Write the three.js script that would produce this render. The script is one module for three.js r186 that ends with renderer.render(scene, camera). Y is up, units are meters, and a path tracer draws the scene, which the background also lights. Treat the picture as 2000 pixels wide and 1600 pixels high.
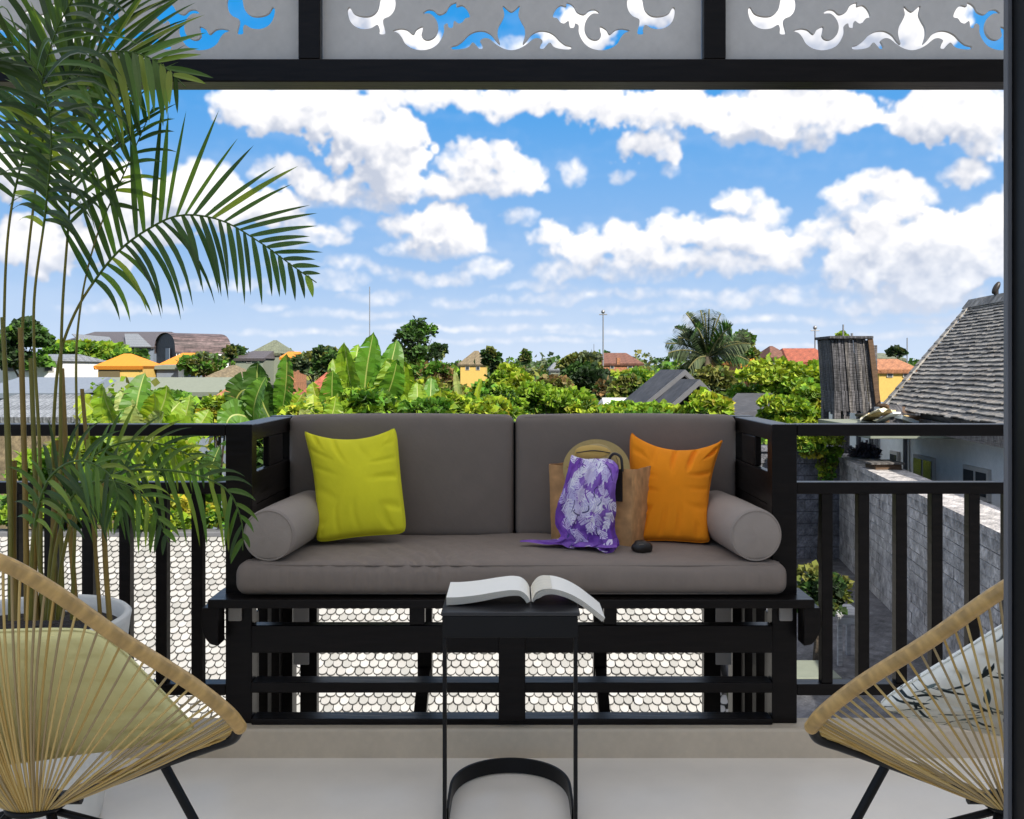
import * as THREE from 'three';
import { RoundedBoxGeometry } from 'three/addons/geometries/RoundedBoxGeometry.js';
import { mergeGeometries, mergeVertices } from 'three/addons/utils/BufferGeometryUtils.js';

// ------------------------------------------------------------------ camera, sun, exposure
const EYE = 1.34, F = 1841, CX = 1005, HY = 722;        // eye height; focal length, principal column and horizon in the 2000 x 1600 frame
const scene = new THREE.Scene();
const camera = new THREE.PerspectiveCamera(2 * Math.atan(800 / F) * 180 / Math.PI, 1.25, 0.05, 6000);
camera.position.set(0, EYE, 0);
camera.setViewOffset(2000, 1600, 1000 - CX, 800 - HY, 2000, 1600);   // shifted lens: level camera, horizon above the middle
camera.lookAt(0, EYE, -10);
scene.add(camera);
const renderer = new THREE.WebGLRenderer({ antialias: true });
renderer.setSize(1024, 819);
renderer.toneMapping = THREE.LinearToneMapping;
renderer.toneMappingExposure = 2.3;
renderer.shadowMap.enabled = true;
const SUN = new THREE.Vector3(0.50, 0.68, 0.66).normalize();
const sun = new THREE.DirectionalLight(new THREE.Color(1.0, 0.94, 0.83), 3.4);
sun.position.copy(SUN).multiplyScalar(120); sun.castShadow = true; sun.shadow.radius = 1.5;
sun.shadow.mapSize.set(4096, 4096);
Object.assign(sun.shadow.camera, { left: -60, right: 60, top: 60, bottom: -60, near: 1, far: 400 });
scene.add(sun, sun.target);

// ------------------------------------------------------------------ random numbers and noise
function mulberry(a) { return () => { a |= 0; a = a + 0x6D2B79F5 | 0; let t = Math.imul(a ^ a >>> 15, 1 | a); t = t + Math.imul(t ^ t >>> 7, 61 | t) ^ t; return ((t ^ t >>> 14) >>> 0) / 4294967296; }; }
let R = mulberry(7);
const rr = (a, b) => a + (b - a) * R();
const clamp = THREE.MathUtils.clamp, lerp = THREE.MathUtils.lerp;
const sstep = (a, b, x) => { const t = clamp((x - a) / (b - a), 0, 1); return t * t * (3 - 2 * t); };
const NT = 512, NTAB = new Float32Array(NT * NT);
{ // a tileable noise table of several octaves
  const rnd = mulberry(99);
  for (let o = 0, cells = 8, amp = 0.5; o < 6; o++, cells *= 2, amp *= 0.52) {
    const g = new Float32Array(cells * cells).map(() => rnd() * 2 - 1), s = cells / NT;
    for (let y = 0; y < NT; y++) for (let x = 0; x < NT; x++) {
      const fx = x * s, fy = y * s, x0 = fx | 0, y0 = fy | 0, tx = fx - x0, ty = fy - y0, x1 = (x0 + 1) % cells, y1 = (y0 + 1) % cells;
      const ux = tx * tx * (3 - 2 * tx), uy = ty * ty * (3 - 2 * ty);
      NTAB[y * NT + x] += amp * lerp(lerp(g[y0 * cells + x0], g[y0 * cells + x1], ux), lerp(g[y1 * cells + x0], g[y1 * cells + x1], ux), uy);
    }
  }
}
function noise(u, v) { // u, v in periods of the table
  let x = u * NT, y = v * NT; x -= Math.floor(x / NT) * NT; y -= Math.floor(y / NT) * NT;
  const x0 = x | 0, y0 = y | 0, tx = x - x0, ty = y - y0, x1 = (x0 + 1) & 511, y1 = (y0 + 1) & 511, a = (x0 & 511), b = (y0 & 511);
  return lerp(lerp(NTAB[b * NT + a], NTAB[b * NT + x1], tx), lerp(NTAB[y1 * NT + a], NTAB[y1 * NT + x1], tx), ty);
}

// ------------------------------------------------------------------ the sky: blue air and cumulus, all round
{
  const W = 4096, H = 2048, RAD = Math.PI / 180, clouds = [];
  const puff = (az, el, rx, ry, top) => clouds.push([az, el, rx, ry, top ?? 1]);                       // degrees
  const fromPix = (px, py, rx, ry, top) => { const az = Math.atan2(px - CX, F) / RAD, el = Math.atan2(HY - py, Math.hypot(px - CX, F)) / RAD; puff(az, el, rx / F / RAD * Math.cos(az * RAD), ry / F / RAD, top); };
  const L = [[480,215,60,45],[560,235,95,50],[640,235,105,60],[720,260,90,70],[765,300,80,80],[690,190,130,40],[560,185,90,35],[770,352,95,48],[840,368,60,28],
    [900,312,48,42],[960,312,62,46],[1012,345,50,45],[960,368,105,34],[880,372,60,30],[530,335,42,26],[590,345,52,36],[645,372,62,42],[705,396,80,24],[600,398,60,20],
    [790,440,60,30],[850,442,72,46],[912,466,48,42],[850,488,112,25],[400,340,72,36],[430,400,112,60],[520,420,80,46],[350,400,90,62],[565,440,46,30],[240,470,130,56],[200,380,110,60],[90,330,110,70],[60,480,110,60],
    [1117,342,30,32],[1100,325,16,14],[900,195,130,34],[1050,198,150,40],[1200,212,120,46],[1350,220,130,56],[1500,222,130,56],[1640,225,90,48],[1272,292,62,42],[1312,332,24,24],[1215,345,26,16],
    [1480,268,80,30],[1582,272,48,30],[1850,220,130,60],[1935,262,60,60],[1737,250,13,13],[1760,215,50,20],[1425,400,36,28],[1466,394,42,28],[1502,420,44,28],[1442,432,54,18],
    [1640,390,50,30],[1700,366,56,34],[1752,376,50,36],[1792,396,40,30],[1705,418,112,28],[1750,472,140,50],[1900,470,100,62],[1850,530,150,60],[1655,520,60,42],[1945,415,50,44],
    [1075,470,40,32],[1140,490,60,42],[1210,472,50,42],[1262,500,60,42],[1330,462,62,36],[1402,470,72,42],[1480,470,72,42],[1532,490,52,36],[1400,522,180,32],[1150,530,100,26],[1250,545,100,20],[1082,540,50,20],
    [950,525,60,26],[885,545,80,18],[1310,415,20,10],[690,520,60,20],[640,560,70,14]];
  L.push([700,20,110,70],[800,75,70,40],[1135,62,80,50],[1285,15,80,60],[1560,40,210,85],[1780,50,100,60],[60,40,100,60],[980,104,140,24],[620,470,70,26],[1020,430,40,22],[820,545,80,20],[1600,460,60,30],[1880,340,60,30]);
  for (const p of L) fromPix(...p);
  const rnd = mulberry(41), q = (a, b) => a + (b - a) * rnd();
  for (const p of L) if (p[3] > 22) for (let k = 0; k < 3; k++) { const a = q(-0.2, Math.PI + 0.2), f = q(0.55, 0.95); fromPix(p[0] + Math.cos(a) * p[2] * f, p[1] - Math.sin(a) * p[3] * f, p[2] * q(0.2, 0.42), p[3] * q(0.25, 0.5), 0.9); }
  for (const [x, y, rx, ry] of [[740,582,110,15],[885,592,70,12],[1120,580,140,16],[1450,582,220,20],[1760,590,220,26],[1300,604,170,12],[690,616,210,11],[450,560,140,16],[1000,610,120,9],[1600,625,200,10],[250,600,180,16],[1900,640,160,9],[800,640,200,8],[1200,650,220,8],[560,520,90,10],[1050,560,120,10],[1650,560,200,16],[1250,575,160,12],[860,470,120,14],[1800,560,160,20],[650,545,100,14],[1000,640,260,9],[1400,625,240,10],[600,650,220,9],[1750,655,200,9],[1000,665,300,7],[1500,675,300,6],[520,600,60,9],[760,530,60,12],[980,585,70,10],[1180,610,60,9],[1350,640,80,8],[1560,590,90,12],[1830,625,90,10],[880,640,70,7],[1080,500,50,14],[560,480,60,14],[680,440,40,14],[1500,650,120,7]]) fromPix(x, y, rx * 0.8, ry * 1.1, 0.95);
  for (let c = 0; c < 620; c++) { // more clouds of the same kinds over the rest of the sky
    const el = 90 * Math.pow(rnd(), 1.6) * 0.95 + 1.5, az = q(-180, 180), far = clamp(el / 28, 0.16, 1.9), n = 4 + (rnd() * 7 | 0), w = q(3.5, 9.5) * far;
    const inside = Math.abs(az) < 34 && el < 26;
    for (let k = 0; k < n; k++) { const f = q(-1, 1), p = [az + f * w / Math.cos(Math.min(el, 70) * RAD), el + (1 - f * f) * q(0, 0.5) * w * 0.6, q(0.3, 0.62) * w, q(0.2, 0.42) * w * (el < 15 ? 0.75 : 1)]; if (!inside) puff(...p); }
  }
  // colours of the window az0..az1, el0..el1 at ppd pixels per degree
  function paint(az0, az1, el0, el1, ppd, put) {
    const w = Math.round((az1 - az0) * ppd), h = Math.round((el1 - el0) * ppd), T = new Float32Array(w * h), k11 = ppd / 11.378;
    for (const [az, el, rx, ry, top] of clouds) for (const turn of [-360, 0, 360]) {
      const wx = rx / Math.cos(el * RAD), A = az + turn; if (A + wx * 1.9 < az0 || A - wx * 1.9 > az1) continue;
      const y0 = Math.max(0, Math.floor((el1 - el - ry * 1.9) * ppd)), y1 = Math.min(h - 1, Math.ceil((el1 - el + ry * 1.9) * ppd)), x0 = Math.max(0, Math.floor((A - wx * 1.9 - az0) * ppd)), x1 = Math.min(w - 1, Math.ceil((A + wx * 1.9 - az0) * ppd)), s0 = Math.min(rx, ry * 1.35), sz = Math.max(s0, 0.75), k = 0.72 * Math.min(s0, 3);
      for (let y = y0; y <= y1; y++) for (let x = x0; x <= x1; x++) {
        const a = az0 + x / ppd, e = el1 - y / ppd;
        const dx = a - A + k * (noise(a / 22, e / 22) + 0.6 * noise(a / 7 + 0.3, e / 7)), dy = e - el + k * (noise(a / 22 + 0.41, e / 22 + 0.7) + 0.6 * noise(a / 7 + 0.8, e / 7 + 0.2));
        const r2 = (dx / wx) ** 2 + (dy < 0 ? (dy / (ry * 0.72)) ** 2 : (dy / ry) ** 2); if (r2 >= 1) continue;
        const t = Math.sqrt(1 - r2) * sz * top, i = y * w + x; T[i] = T[i] > t ? T[i] + 0.3 * t : t + 0.3 * T[i];
      }
    }
    for (let y = 0; y < h; y++) {
      const e = el1 - (y + 0.5) / ppd, el = Math.max(e, 0), g = Math.pow(clamp((el - 0.5) / 18, 0, 1), 0.72), z = clamp((el - 20) / 70, 0, 1);
      const air = [lerp(lerp(0.25, 0.012, g), 0.016, z), lerp(lerp(0.315, 0.146, g), 0.112, z), lerp(lerp(0.405, 0.362, g), 0.31, z)];
      for (let x = 0; x < w; x++) {
        const i = y * w + x, a = az0 + x / ppd; let c0 = air[0], c1 = air[1], c2 = air[2];
        const fine = noise(a / 6, e / 6), ff = noise(a / 2.6 + 0.37, e / 2.6), veil = 0.5 + noise(a / 60 + 0.2, e / 16 + 0.5), v = Math.min(1, 0.09 * sstep(0.35, 1.0, veil + 0.25 * fine) + 0.26 * sstep(7.5, 0.5, el));
        c0 = lerp(c0, 0.39, v); c1 = lerp(c1, 0.41, v); c2 = lerp(c2, 0.455, v);
        const t = T[i] > 0 ? T[i] * (1 + 0.5 * noise(a / 10, e / 10 + 0.6)) - 0.10 + 0.42 * fine + 0.22 * ff : 0;
        if (t > 0) {
          const up = (d) => T[Math.max(0, y - Math.round(d * k11)) * w + Math.min(w - 1, x + Math.round(d * k11 * 0.5))], s1 = T[i] - up(4), s2 = T[i] - up(11), s3 = T[i] - up(26), alpha = sstep(-0.06, 1.35, t) * (0.97 - 0.25 * sstep(9, 1, el));
          const lit = clamp(0.44 + 0.16 * Math.tanh(s1 * 1.8) + 0.26 * Math.tanh(s2) + 0.30 * Math.tanh(s3 * 0.7) + 0.34 * fine + 0.16 * ff - 0.20 * sstep(2.0, 5.5, T[i]), 0, 1), hi = lerp(0.55, 0.95, sstep(16, 42, el));   // clouds above the view are made brighter to light the terrace
          const w0 = lerp(0.255, hi, lit), w1 = lerp(0.275, hi * 0.965, lit), w2 = lerp(0.325, hi * 0.93, lit), k = clamp(alpha, 0, 1), hz = 0.45 * sstep(9, 0, el);
          c0 = lerp(c0, lerp(w0, 0.385, hz), k); c1 = lerp(c1, lerp(w1, 0.40, hz), k); c2 = lerp(c2, lerp(w2, 0.445, hz), k);
        }
        put(az0 + (x + 0.5) / ppd, e, c0, c1, c2);
      }
    }
  }
  const data = new Float32Array(W * H * 4), D = W / 360;
  const set = (X, Y, r, g, b) => { if (Y < 0 || Y >= H) return; const o = ((H - 1 - Y) * W + ((X + W / 4) % W + W) % W) * 4; data[o] = r; data[o + 1] = g; data[o + 2] = b; data[o + 3] = 1; };   // azimuth 0 looks along -z
  paint(-180, 180, 0, 90, D / 2, (a, e, r, g, b) => { const X = Math.round(a * D - 1), Y = Math.round((90 - e) * D - 1); set(X, Y, r, g, b); set(X + 1, Y, r, g, b); set(X, Y + 1, r, g, b); set(X + 1, Y + 1, r, g, b); });
  paint(-36, 36, 0, 28, D, (a, e, r, g, b) => set(Math.round(a * D - 0.5), Math.round((90 - e) * D - 0.5), r, g, b));
  for (let Y = H / 2; Y < H; Y++) for (let X = 0; X < W; X++) set(X, Y, 0.19, 0.19, 0.17);
  const tex = new THREE.DataTexture(data, W, H, THREE.RGBAFormat, THREE.FloatType);
  tex.mapping = THREE.EquirectangularReflectionMapping; tex.magFilter = tex.minFilter = THREE.LinearFilter; tex.wrapS = THREE.RepeatWrapping; tex.needsUpdate = true;
  scene.background = tex; scene.environment = tex;
}

// ------------------------------------------------------------------ textures and materials
function dataTex(n, fn, srgb, rep) {
  const d = new Uint8Array(n * n * 4);
  for (let y = 0; y < n; y++) for (let x = 0; x < n; x++) { const c = fn(x / n, y / n), o = (y * n + x) * 4; for (let k = 0; k < 3; k++) d[o + k] = clamp(Math.round((Array.isArray(c) ? c[k] : c) * 255), 0, 255); d[o + 3] = 255; }
  const t = new THREE.DataTexture(d, n, n, THREE.RGBAFormat); t.wrapS = t.wrapT = THREE.RepeatWrapping; t.magFilter = THREE.LinearFilter; t.minFilter = THREE.LinearMipmapLinearFilter; t.generateMipmaps = true;
  if (srgb) t.colorSpace = THREE.SRGBColorSpace;
  if (rep) t.repeat.set(rep, rep);
  t.needsUpdate = true; return t;
}
const PI2 = Math.PI * 2;
const weaveTex = dataTex(256, (u, v) => { const a = Math.sin(u * PI2 * 64) , b = Math.sin(v * PI2 * 64); return 0.5 + 0.2 * a * b + 0.13 * (a + b) * 0.5 + 0.25 * noise(u * 2, v * 2); }, false, 4);       // 25 cm
const mottle = (lo, hi, su, sv) => dataTex(256, (u, v) => { const n = clamp(0.5 + 0.75 * noise(u * su, v * sv), 0, 1); return lerp(lo, hi, n); }, true);
const fabricTone = mottle(0.955, 1.0, 1, 1); fabricTone.repeat.set(1.7, 1.7);
const grainBump = dataTex(256, (u, v) => clamp(0.5 + 0.9 * noise(u * 1, v * 10), 0, 1));
const grainTone = mottle(0.72, 1.0, 1, 9);
const stoneBump = dataTex(512, (u, v) => clamp(0.5 + 0.6 * noise(u * 2, v * 2) + 0.3 * noise(u * 7, v * 7), 0, 1));
const stoneTone = dataTex(512, (u, v) => { const n = clamp(0.78 + 0.32 * noise(u, v) + 0.18 * noise(u * 5, v * 5 + 0.3), 0.3, 1); return [n, n * 0.985, n * 0.97]; }, true);
const streakTone = dataTex(256, (u, v) => { const n = clamp(0.66 + 0.55 * noise(u * 6, v * 0.5) + 0.2 * noise(u * 3, v * 3), 0.15, 1); return n; }, true);
const plasterTone = dataTex(512, (u, v) => clamp(0.97 + 0.045 * noise(u, v) + 0.03 * noise(u * 6, v * 6), 0, 1), true);
const fineBump = dataTex(256, (u, v) => clamp(0.5 + 0.5 * noise(u * 5, v * 5), 0, 1));
const col = (r, g, b) => new THREE.Color().setRGB(r, g, b);
const std = (c, o = {}) => new THREE.MeshStandardMaterial({ color: col(...c), roughness: 0.85, side: THREE.DoubleSide, ...o });
const phys = (c, o = {}) => new THREE.MeshPhysicalMaterial({ color: col(...c), roughness: 0.85, side: THREE.DoubleSide, ...o });
const fabric = (c, o = {}) => phys(c, { roughness: 0.95, bumpMap: weaveTex, bumpScale: 0.0012, map: fabricTone, sheen: 0.25, sheenRoughness: 0.6, sheenColor: col(c[0] * 1.5, c[1] * 1.5, c[2] * 1.5), ...o });
const M = {
  blackWood: phys([0.0105, 0.0078, 0.007], { roughness: 0.3, specularIntensity: 0.3, bumpMap: grainBump, bumpScale: 0.0006, map: grainTone }),
  blackMetal: phys([0.007, 0.007, 0.0075], { roughness: 0.4, specularIntensity: 0.4, metalness: 0.0, bumpMap: fineBump, bumpScale: 0.0002 }),
  greyTrim: std([0.13, 0.13, 0.14], { roughness: 0.5, map: plasterTone }),
  panel: std([0.58, 0.55, 0.52], { roughness: 0.7, map: plasterTone }),
  floor: phys([0.86, 0.785, 0.68], { roughness: 0.3, map: mottle(0.97, 1.0, 1, 1), bumpMap: fineBump, bumpScale: 0.0002, specularIntensity: 0.6 }),
  plinth: std([0.62, 0.515, 0.385], { roughness: 0.7, map: plasterTone }),
  taupe: fabric([0.228, 0.182, 0.15]),
  taupeLight: fabric([0.33, 0.275, 0.235]),
  lime: fabric([0.80, 0.74, 0.02]),
  orange: fabric([0.98, 0.295, 0.002]),
  paper: std([0.90, 0.87, 0.79], { roughness: 0.8 }), pageEdge: std([0.74, 0.69, 0.59], { roughness: 0.9, map: dataTex(256, (u, v) => clamp(0.86 + 0.13 * Math.sin(v * PI2 * 26) + 0.2 * noise(u * 0.3, v * 9), 0, 1), true) }),
  rattan: phys([0.66, 0.41, 0.135], { roughness: 0.38, map: mottle(0.72, 1.0, 6, 1), bumpMap: fineBump, bumpScale: 0.0008 }),
  cord: std([0.47, 0.30, 0.075], { roughness: 0.32 }), cordPale: std([0.58, 0.41, 0.14], { roughness: 0.32 }),
  pot: std([0.78, 0.76, 0.71], { roughness: 0.55, map: plasterTone }), soil: std([0.03, 0.02, 0.014], { bumpMap: stoneBump, bumpScale: 0.03 }),
  cork: std([0.70, 0.37, 0.15], { roughness: 0.85, map: mottle(0.72, 1.0, 3, 3), bumpMap: fineBump, bumpScale: 0.002 }), leather: std([0.018, 0.013, 0.01], { roughness: 0.45 }),
  straw: std([0.42, 0.30, 0.115], { bumpMap: weaveTex, bumpScale: 0.004, roughness: 0.8 }), ribbon: std([0.035, 0.04, 0.04]),
  white: std([0.84, 0.84, 0.83], { map: plasterTone, roughness: 0.8 }), cream: std([0.72, 0.55, 0.28], { map: plasterTone }),
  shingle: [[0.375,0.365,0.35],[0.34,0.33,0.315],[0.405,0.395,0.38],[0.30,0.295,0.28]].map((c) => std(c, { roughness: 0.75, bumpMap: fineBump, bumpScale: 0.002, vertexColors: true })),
  slate: [[0.32, 0.315, 0.305], [0.36, 0.35, 0.335], [0.28, 0.275, 0.27], [0.335, 0.315, 0.295]].map((c) => std(c, { bumpMap: stoneBump, bumpScale: 0.006, map: stoneTone, roughness: 0.8 })),
  stone: [[0.62, 0.605, 0.62], [0.65, 0.635, 0.645], [0.585, 0.575, 0.59]].map((c) => std(c, { bumpMap: stoneBump, bumpScale: 0.02, map: stoneTone })),
  darkStone: [[0.22, 0.23, 0.28], [0.24, 0.25, 0.295]].map((c) => std(c, { bumpMap: stoneBump, bumpScale: 0.02, map: stoneTone })),
  plank: [[0.15, 0.145, 0.16], [0.19, 0.18, 0.19], [0.11, 0.108, 0.12], [0.24, 0.22, 0.21]].map((c) => std(c, { bumpMap: grainBump, bumpScale: 0.008, map: streakTone })),
  yard: std([0.17, 0.175, 0.20], { map: stoneTone, bumpMap: stoneBump, bumpScale: 0.01, roughness: 0.75 }),
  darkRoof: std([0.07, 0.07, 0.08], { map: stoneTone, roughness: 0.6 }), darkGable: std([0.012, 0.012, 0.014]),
  greyRoof: std([0.19, 0.16, 0.165], { map: streakTone, roughness: 0.6 }), paleRoof: std([0.42, 0.44, 0.47], { map: streakTone, roughness: 0.5 }),
  mauveRoof: std([0.22, 0.15, 0.15], { map: streakTone, roughness: 0.6 }), thatch: std([0.27, 0.215, 0.13], { map: stoneTone }), greenRoof: std([0.22, 0.25, 0.17], { map: stoneTone }),
  orangeRoof: std([0.72, 0.25, 0.02], { map: mottle(0.85, 1, 3, 3) }), redRoof: std([0.48, 0.13, 0.07], { map: stoneTone }), brownRoof: std([0.25, 0.11, 0.075], { map: stoneTone }), terra: std([0.55, 0.24, 0.12], { map: stoneTone }),
  ochre: std([0.60, 0.39, 0.10], { map: plasterTone }), concrete: std([0.19, 0.21, 0.165], { map: plasterTone }), blueGrey: std([0.17, 0.20, 0.25], { map: plasterTone }),
  glass: phys([0.04, 0.045, 0.05], { roughness: 0.12 }), frame: std([0.45, 0.43, 0.40]), steel: std([0.3, 0.3, 0.31], { roughness: 0.4, metalness: 0.6 }), timber: std([0.13, 0.075, 0.04], { map: grainTone }),
  bark: std([0.11, 0.085, 0.06], { map: stoneTone, bumpMap: stoneBump, bumpScale: 0.02 }), barkPale: std([0.24, 0.19, 0.13], { map: stoneTone }),
  leaf: new THREE.MeshPhysicalMaterial({ vertexColors: true, side: THREE.DoubleSide, roughness: 0.75, transmission: 0.42, thickness: 0, specularIntensity: 0.5 }),
  leafSolid: new THREE.MeshPhysicalMaterial({ vertexColors: true, side: THREE.DoubleSide, roughness: 0.5, transmission: 0.42, thickness: 0, specularIntensity: 0.7 }),
  ground: std([0.075, 0.095, 0.03], { map: stoneTone }),
};

// ------------------------------------------------------------------ building helpers
const V = (x, y, z) => new THREE.Vector3(x, y, z);
const at = (px, py, d) => V((px - CX) / F * d, EYE - (py - HY) / F * d, -d);           // the point that lies d metres ahead in that direction
const used = new Map();
function numbered(name) { const n = used.get(name) || 0; used.set(name, n + 1); return n ? name + '_' + String(n).padStart(3, '0') : name; }
function tag(o, label, category, group) { o.userData.label = label; o.userData.category = category; if (group) o.userData.group = group; return o; }
function thing(name, label, category, base, group) { const g = new THREE.Group(); g.name = numbered(name); g.position.copy(base); g.userData.origin = base.clone(); scene.add(g); return tag(g, label, category, group); }
const origins = new Map();
function mesh(name, geo, mat, parent = scene, top = false) {
  const m = new THREE.Mesh(geo, mat); m.castShadow = m.receiveShadow = true;
  m.name = top ? numbered(name) : name; parent.add(m); return m;
}
// a part whose geometry was made in world coordinates
function part(name, geo, mat, parent, label) {
  let o = V(0, 0, 0), p = parent; while (p && p !== scene) { if (p.userData.origin) o.add(p.userData.origin); p = p.parent; }
  geo.translate(-o.x, -o.y, -o.z);
  const m = mesh(name, geo, mat, parent); if (label) m.userData.label = label; return m;
}
function structure(name, geo, mat) { const m = mesh(name, geo, mat, scene, true); m.userData.kind = 'structure'; return m; }
function merge(list) { return mergeGeometries(list.map((g) => { const h = g.index ? g.toNonIndexed() : g; for (const k of Object.keys(h.attributes)) if (!['position', 'normal', 'uv', 'color'].includes(k)) h.deleteAttribute(k); return h; }), false); }
function metreUV(g) { // uv in metres by the dominant axis of each face
  const h = g.index ? g.toNonIndexed() : g, p = h.attributes.position, n = h.attributes.normal, uv = new Float32Array(p.count * 2);
  for (let i = 0; i < p.count; i += 3) {
    let ax = 0, ay = 0, az = 0; for (let k = 0; k < 3; k++) { ax += n.getX(i + k); ay += n.getY(i + k); az += n.getZ(i + k); }
    ax = Math.abs(ax); ay = Math.abs(ay); az = Math.abs(az);
    for (let k = 0; k < 3; k++) { const x = p.getX(i + k), y = p.getY(i + k), z = p.getZ(i + k), j = (i + k) * 2; if (ax >= ay && ax >= az) { uv[j] = z; uv[j + 1] = y; } else if (ay >= az) { uv[j] = x; uv[j + 1] = z; } else { uv[j] = x; uv[j + 1] = y; } }
  }
  h.setAttribute('uv', new THREE.BufferAttribute(uv, 2)); return h;
}
function box(x0, x1, y0, y1, z0, z1, r = 0.004) {
  const w = x1 - x0, h = y1 - y0, d = z1 - z0, g = r > 0 ? new RoundedBoxGeometry(w, h, d, 2, Math.min(r, w / 2.2, h / 2.2, d / 2.2)) : new THREE.BoxGeometry(w, h, d);
  g.translate((x0 + x1) / 2, (y0 + y1) / 2, (z0 + z1) / 2); return metreUV(g);
}
function tube(pts, r, seg = 24, rad = 8, closed = false) { return new THREE.TubeGeometry(new THREE.CatmullRomCurve3(pts, closed, 'centripetal'), seg, r, rad, closed); }
function rod(a, b, r0, r1 = r0, rad = 8) { const d = b.clone().sub(a), g = new THREE.CylinderGeometry(r1, r0, d.length(), rad, 1); g.applyQuaternion(new THREE.Quaternion().setFromUnitVectors(V(0, 1, 0), d.normalize())); g.translate((a.x + b.x) / 2, (a.y + b.y) / 2, (a.z + b.z) / 2); return g; }
function smoothNormals(g) { // smooth shading across uv seams
  g.computeVertexNormals(); const p = g.attributes.position, n = g.attributes.normal, m = new Map(), key = (i) => Math.round(p.getX(i) * 5e3) + ',' + Math.round(p.getY(i) * 5e3) + ',' + Math.round(p.getZ(i) * 5e3);
  for (let i = 0; i < p.count; i++) { const k = key(i), a = m.get(k) || [0, 0, 0]; a[0] += n.getX(i); a[1] += n.getY(i); a[2] += n.getZ(i); m.set(k, a); }
  for (let i = 0; i < p.count; i++) { const a = m.get(key(i)), l = Math.hypot(...a) || 1; n.setXYZ(i, a[0] / l, a[1] / l, a[2] / l); }
  return g;
}
function cushion(w, h, d, r, seg, shape) { // a soft block; shape(p, n) may move a point
  const g = new THREE.BoxGeometry(w, h, d, ...seg), p = g.attributes.position, v = V(), c = V();
  const re = (x, half) => { const t = x / half; return half * Math.sign(t) * (1 - Math.pow(Math.max(0, 1 - Math.abs(t)), 1.6)); };
  for (let i = 0; i < p.count; i++) {
    v.set(re(p.getX(i), w / 2), re(p.getY(i), h / 2), re(p.getZ(i), d / 2));
    c.set(clamp(v.x, -w / 2 + r, w / 2 - r), clamp(v.y, -h / 2 + r, h / 2 - r), clamp(v.z, -d / 2 + r, d / 2 - r));
    const n = v.clone().sub(c); if (n.lengthSq() > 0) { n.normalize(); v.copy(c).addScaledVector(n, r); }
    if (shape) shape(v, n); p.setXYZ(i, v.x, v.y, v.z);
  }
  smoothNormals(g); const h2 = g.toNonIndexed(), nn = h2.attributes.normal.clone(); metreUV(h2); h2.setAttribute('normal', nn); return h2;
}
function gridGeo(nu, nv, fn) { // fn(u, v) -> Vector3; uv = (u, v)
  const pos = [], uv = [], idx = [];
  for (let j = 0; j <= nv; j++) for (let i = 0; i <= nu; i++) { const p = fn(i / nu, j / nv); pos.push(p.x, p.y, p.z); uv.push(i / nu, j / nv); }
  for (let j = 0; j < nv; j++) for (let i = 0; i < nu; i++) { const a = j * (nu + 1) + i, b = a + 1, c = a + nu + 1, d = c + 1; idx.push(a, b, d, a, d, c); }
  const g = new THREE.BufferGeometry(); g.setAttribute('position', new THREE.Float32BufferAttribute(pos, 3)); g.setAttribute('uv', new THREE.Float32BufferAttribute(uv, 2)); g.setIndex(idx); g.computeVertexNormals(); return g;
}
function faces(quads) { // a solid of flat polygons given as arrays of points
  const pos = []; for (const q of quads) for (let k = 1; k + 1 < q.length; k++) pos.push(q[0].x, q[0].y, q[0].z, q[k].x, q[k].y, q[k].z, q[k + 1].x, q[k + 1].y, q[k + 1].z);
  const g = new THREE.BufferGeometry(); g.setAttribute('position', new THREE.Float32BufferAttribute(pos, 3)); g.computeVertexNormals(); return metreUV(g);
}
function slab(q, t) { // a polygon given thickness t against its normal
  const n = q[1].clone().sub(q[0]).cross(q[2].clone().sub(q[0])).normalize().multiplyScalar(-t), b = q.map((p) => p.clone().add(n));
  return faces([q, [...b].reverse(), ...q.map((p, i) => { const j = (i + 1) % q.length; return [p, b[i], b[j], q[j]]; })]);
}

// ------------------------------------------------------------------ the terrace: floor, kerb, the house it belongs to
const D0 = 3.3;                                              // the plane of railing and sofa posts
structure('floor', metreUV(new THREE.BoxGeometry(9, 0.18, 6.2).translate(0.5, -0.09, -0.15)), M.floor);
structure('kerb', box(-4, 5, -0.3, 0.1, -3.365, -3.25, 0.012), M.plinth);
{ // the storey below
  structure('lower_wall', metreUV(new THREE.BoxGeometry(9, 5.5, 5.6).translate(0.5, -2.93, -0.3)), M.white);
}
{ // unseen block added behind the camera to shade the terrace and yard
  const t = thing('added_shade_block', 'tall white plastered block added out of view behind the terrace to shade it', 'sun_blocker', V(22, -5, 14));
  part('wall', box(5.5, 40, -5, 18.6, 12, 22, 0), M.white, t); part('parapet', box(5.4, 40.1, 18.601, 18.9, 11.9, 22.1, 0.02), M.white, t);
  for (let f = 0; f < 7; f++) for (let k = 0; k < 9; k++) { const x = 8 + k * 3.6, y = -3.4 + f * 3.1, w = part('window', box(x, x + 1.5, y, y + 1.5, 11.96, 11.999, 0), M.frame, t); part('pane', box(x + 0.08, x + 1.42, y + 0.08, y + 1.42, 11.94, 11.959, 0), M.glass, w); }
}
{ // door jamb at the right edge
  const d = 1.3, xr = (1968 - CX) / F * d;
  const t = thing('door_jamb', 'black upright jamb of the opening with a slim grey edge, at the right', 'door frame', V(xr + 0.05, 0, -d));
  part('post', box(xr + 0.008, xr + 0.14, 0.001, 2.655, -d - 0.008, -d + 0.09, 0.001), M.blackMetal, t);
  part('edge_strip', box(xr, xr + 0.0078, 0.001, 2.655, -d - 0.012, -d - 0.001, 0.002), M.greyTrim, t, 'slim grey strip along the jamb');
}

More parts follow.
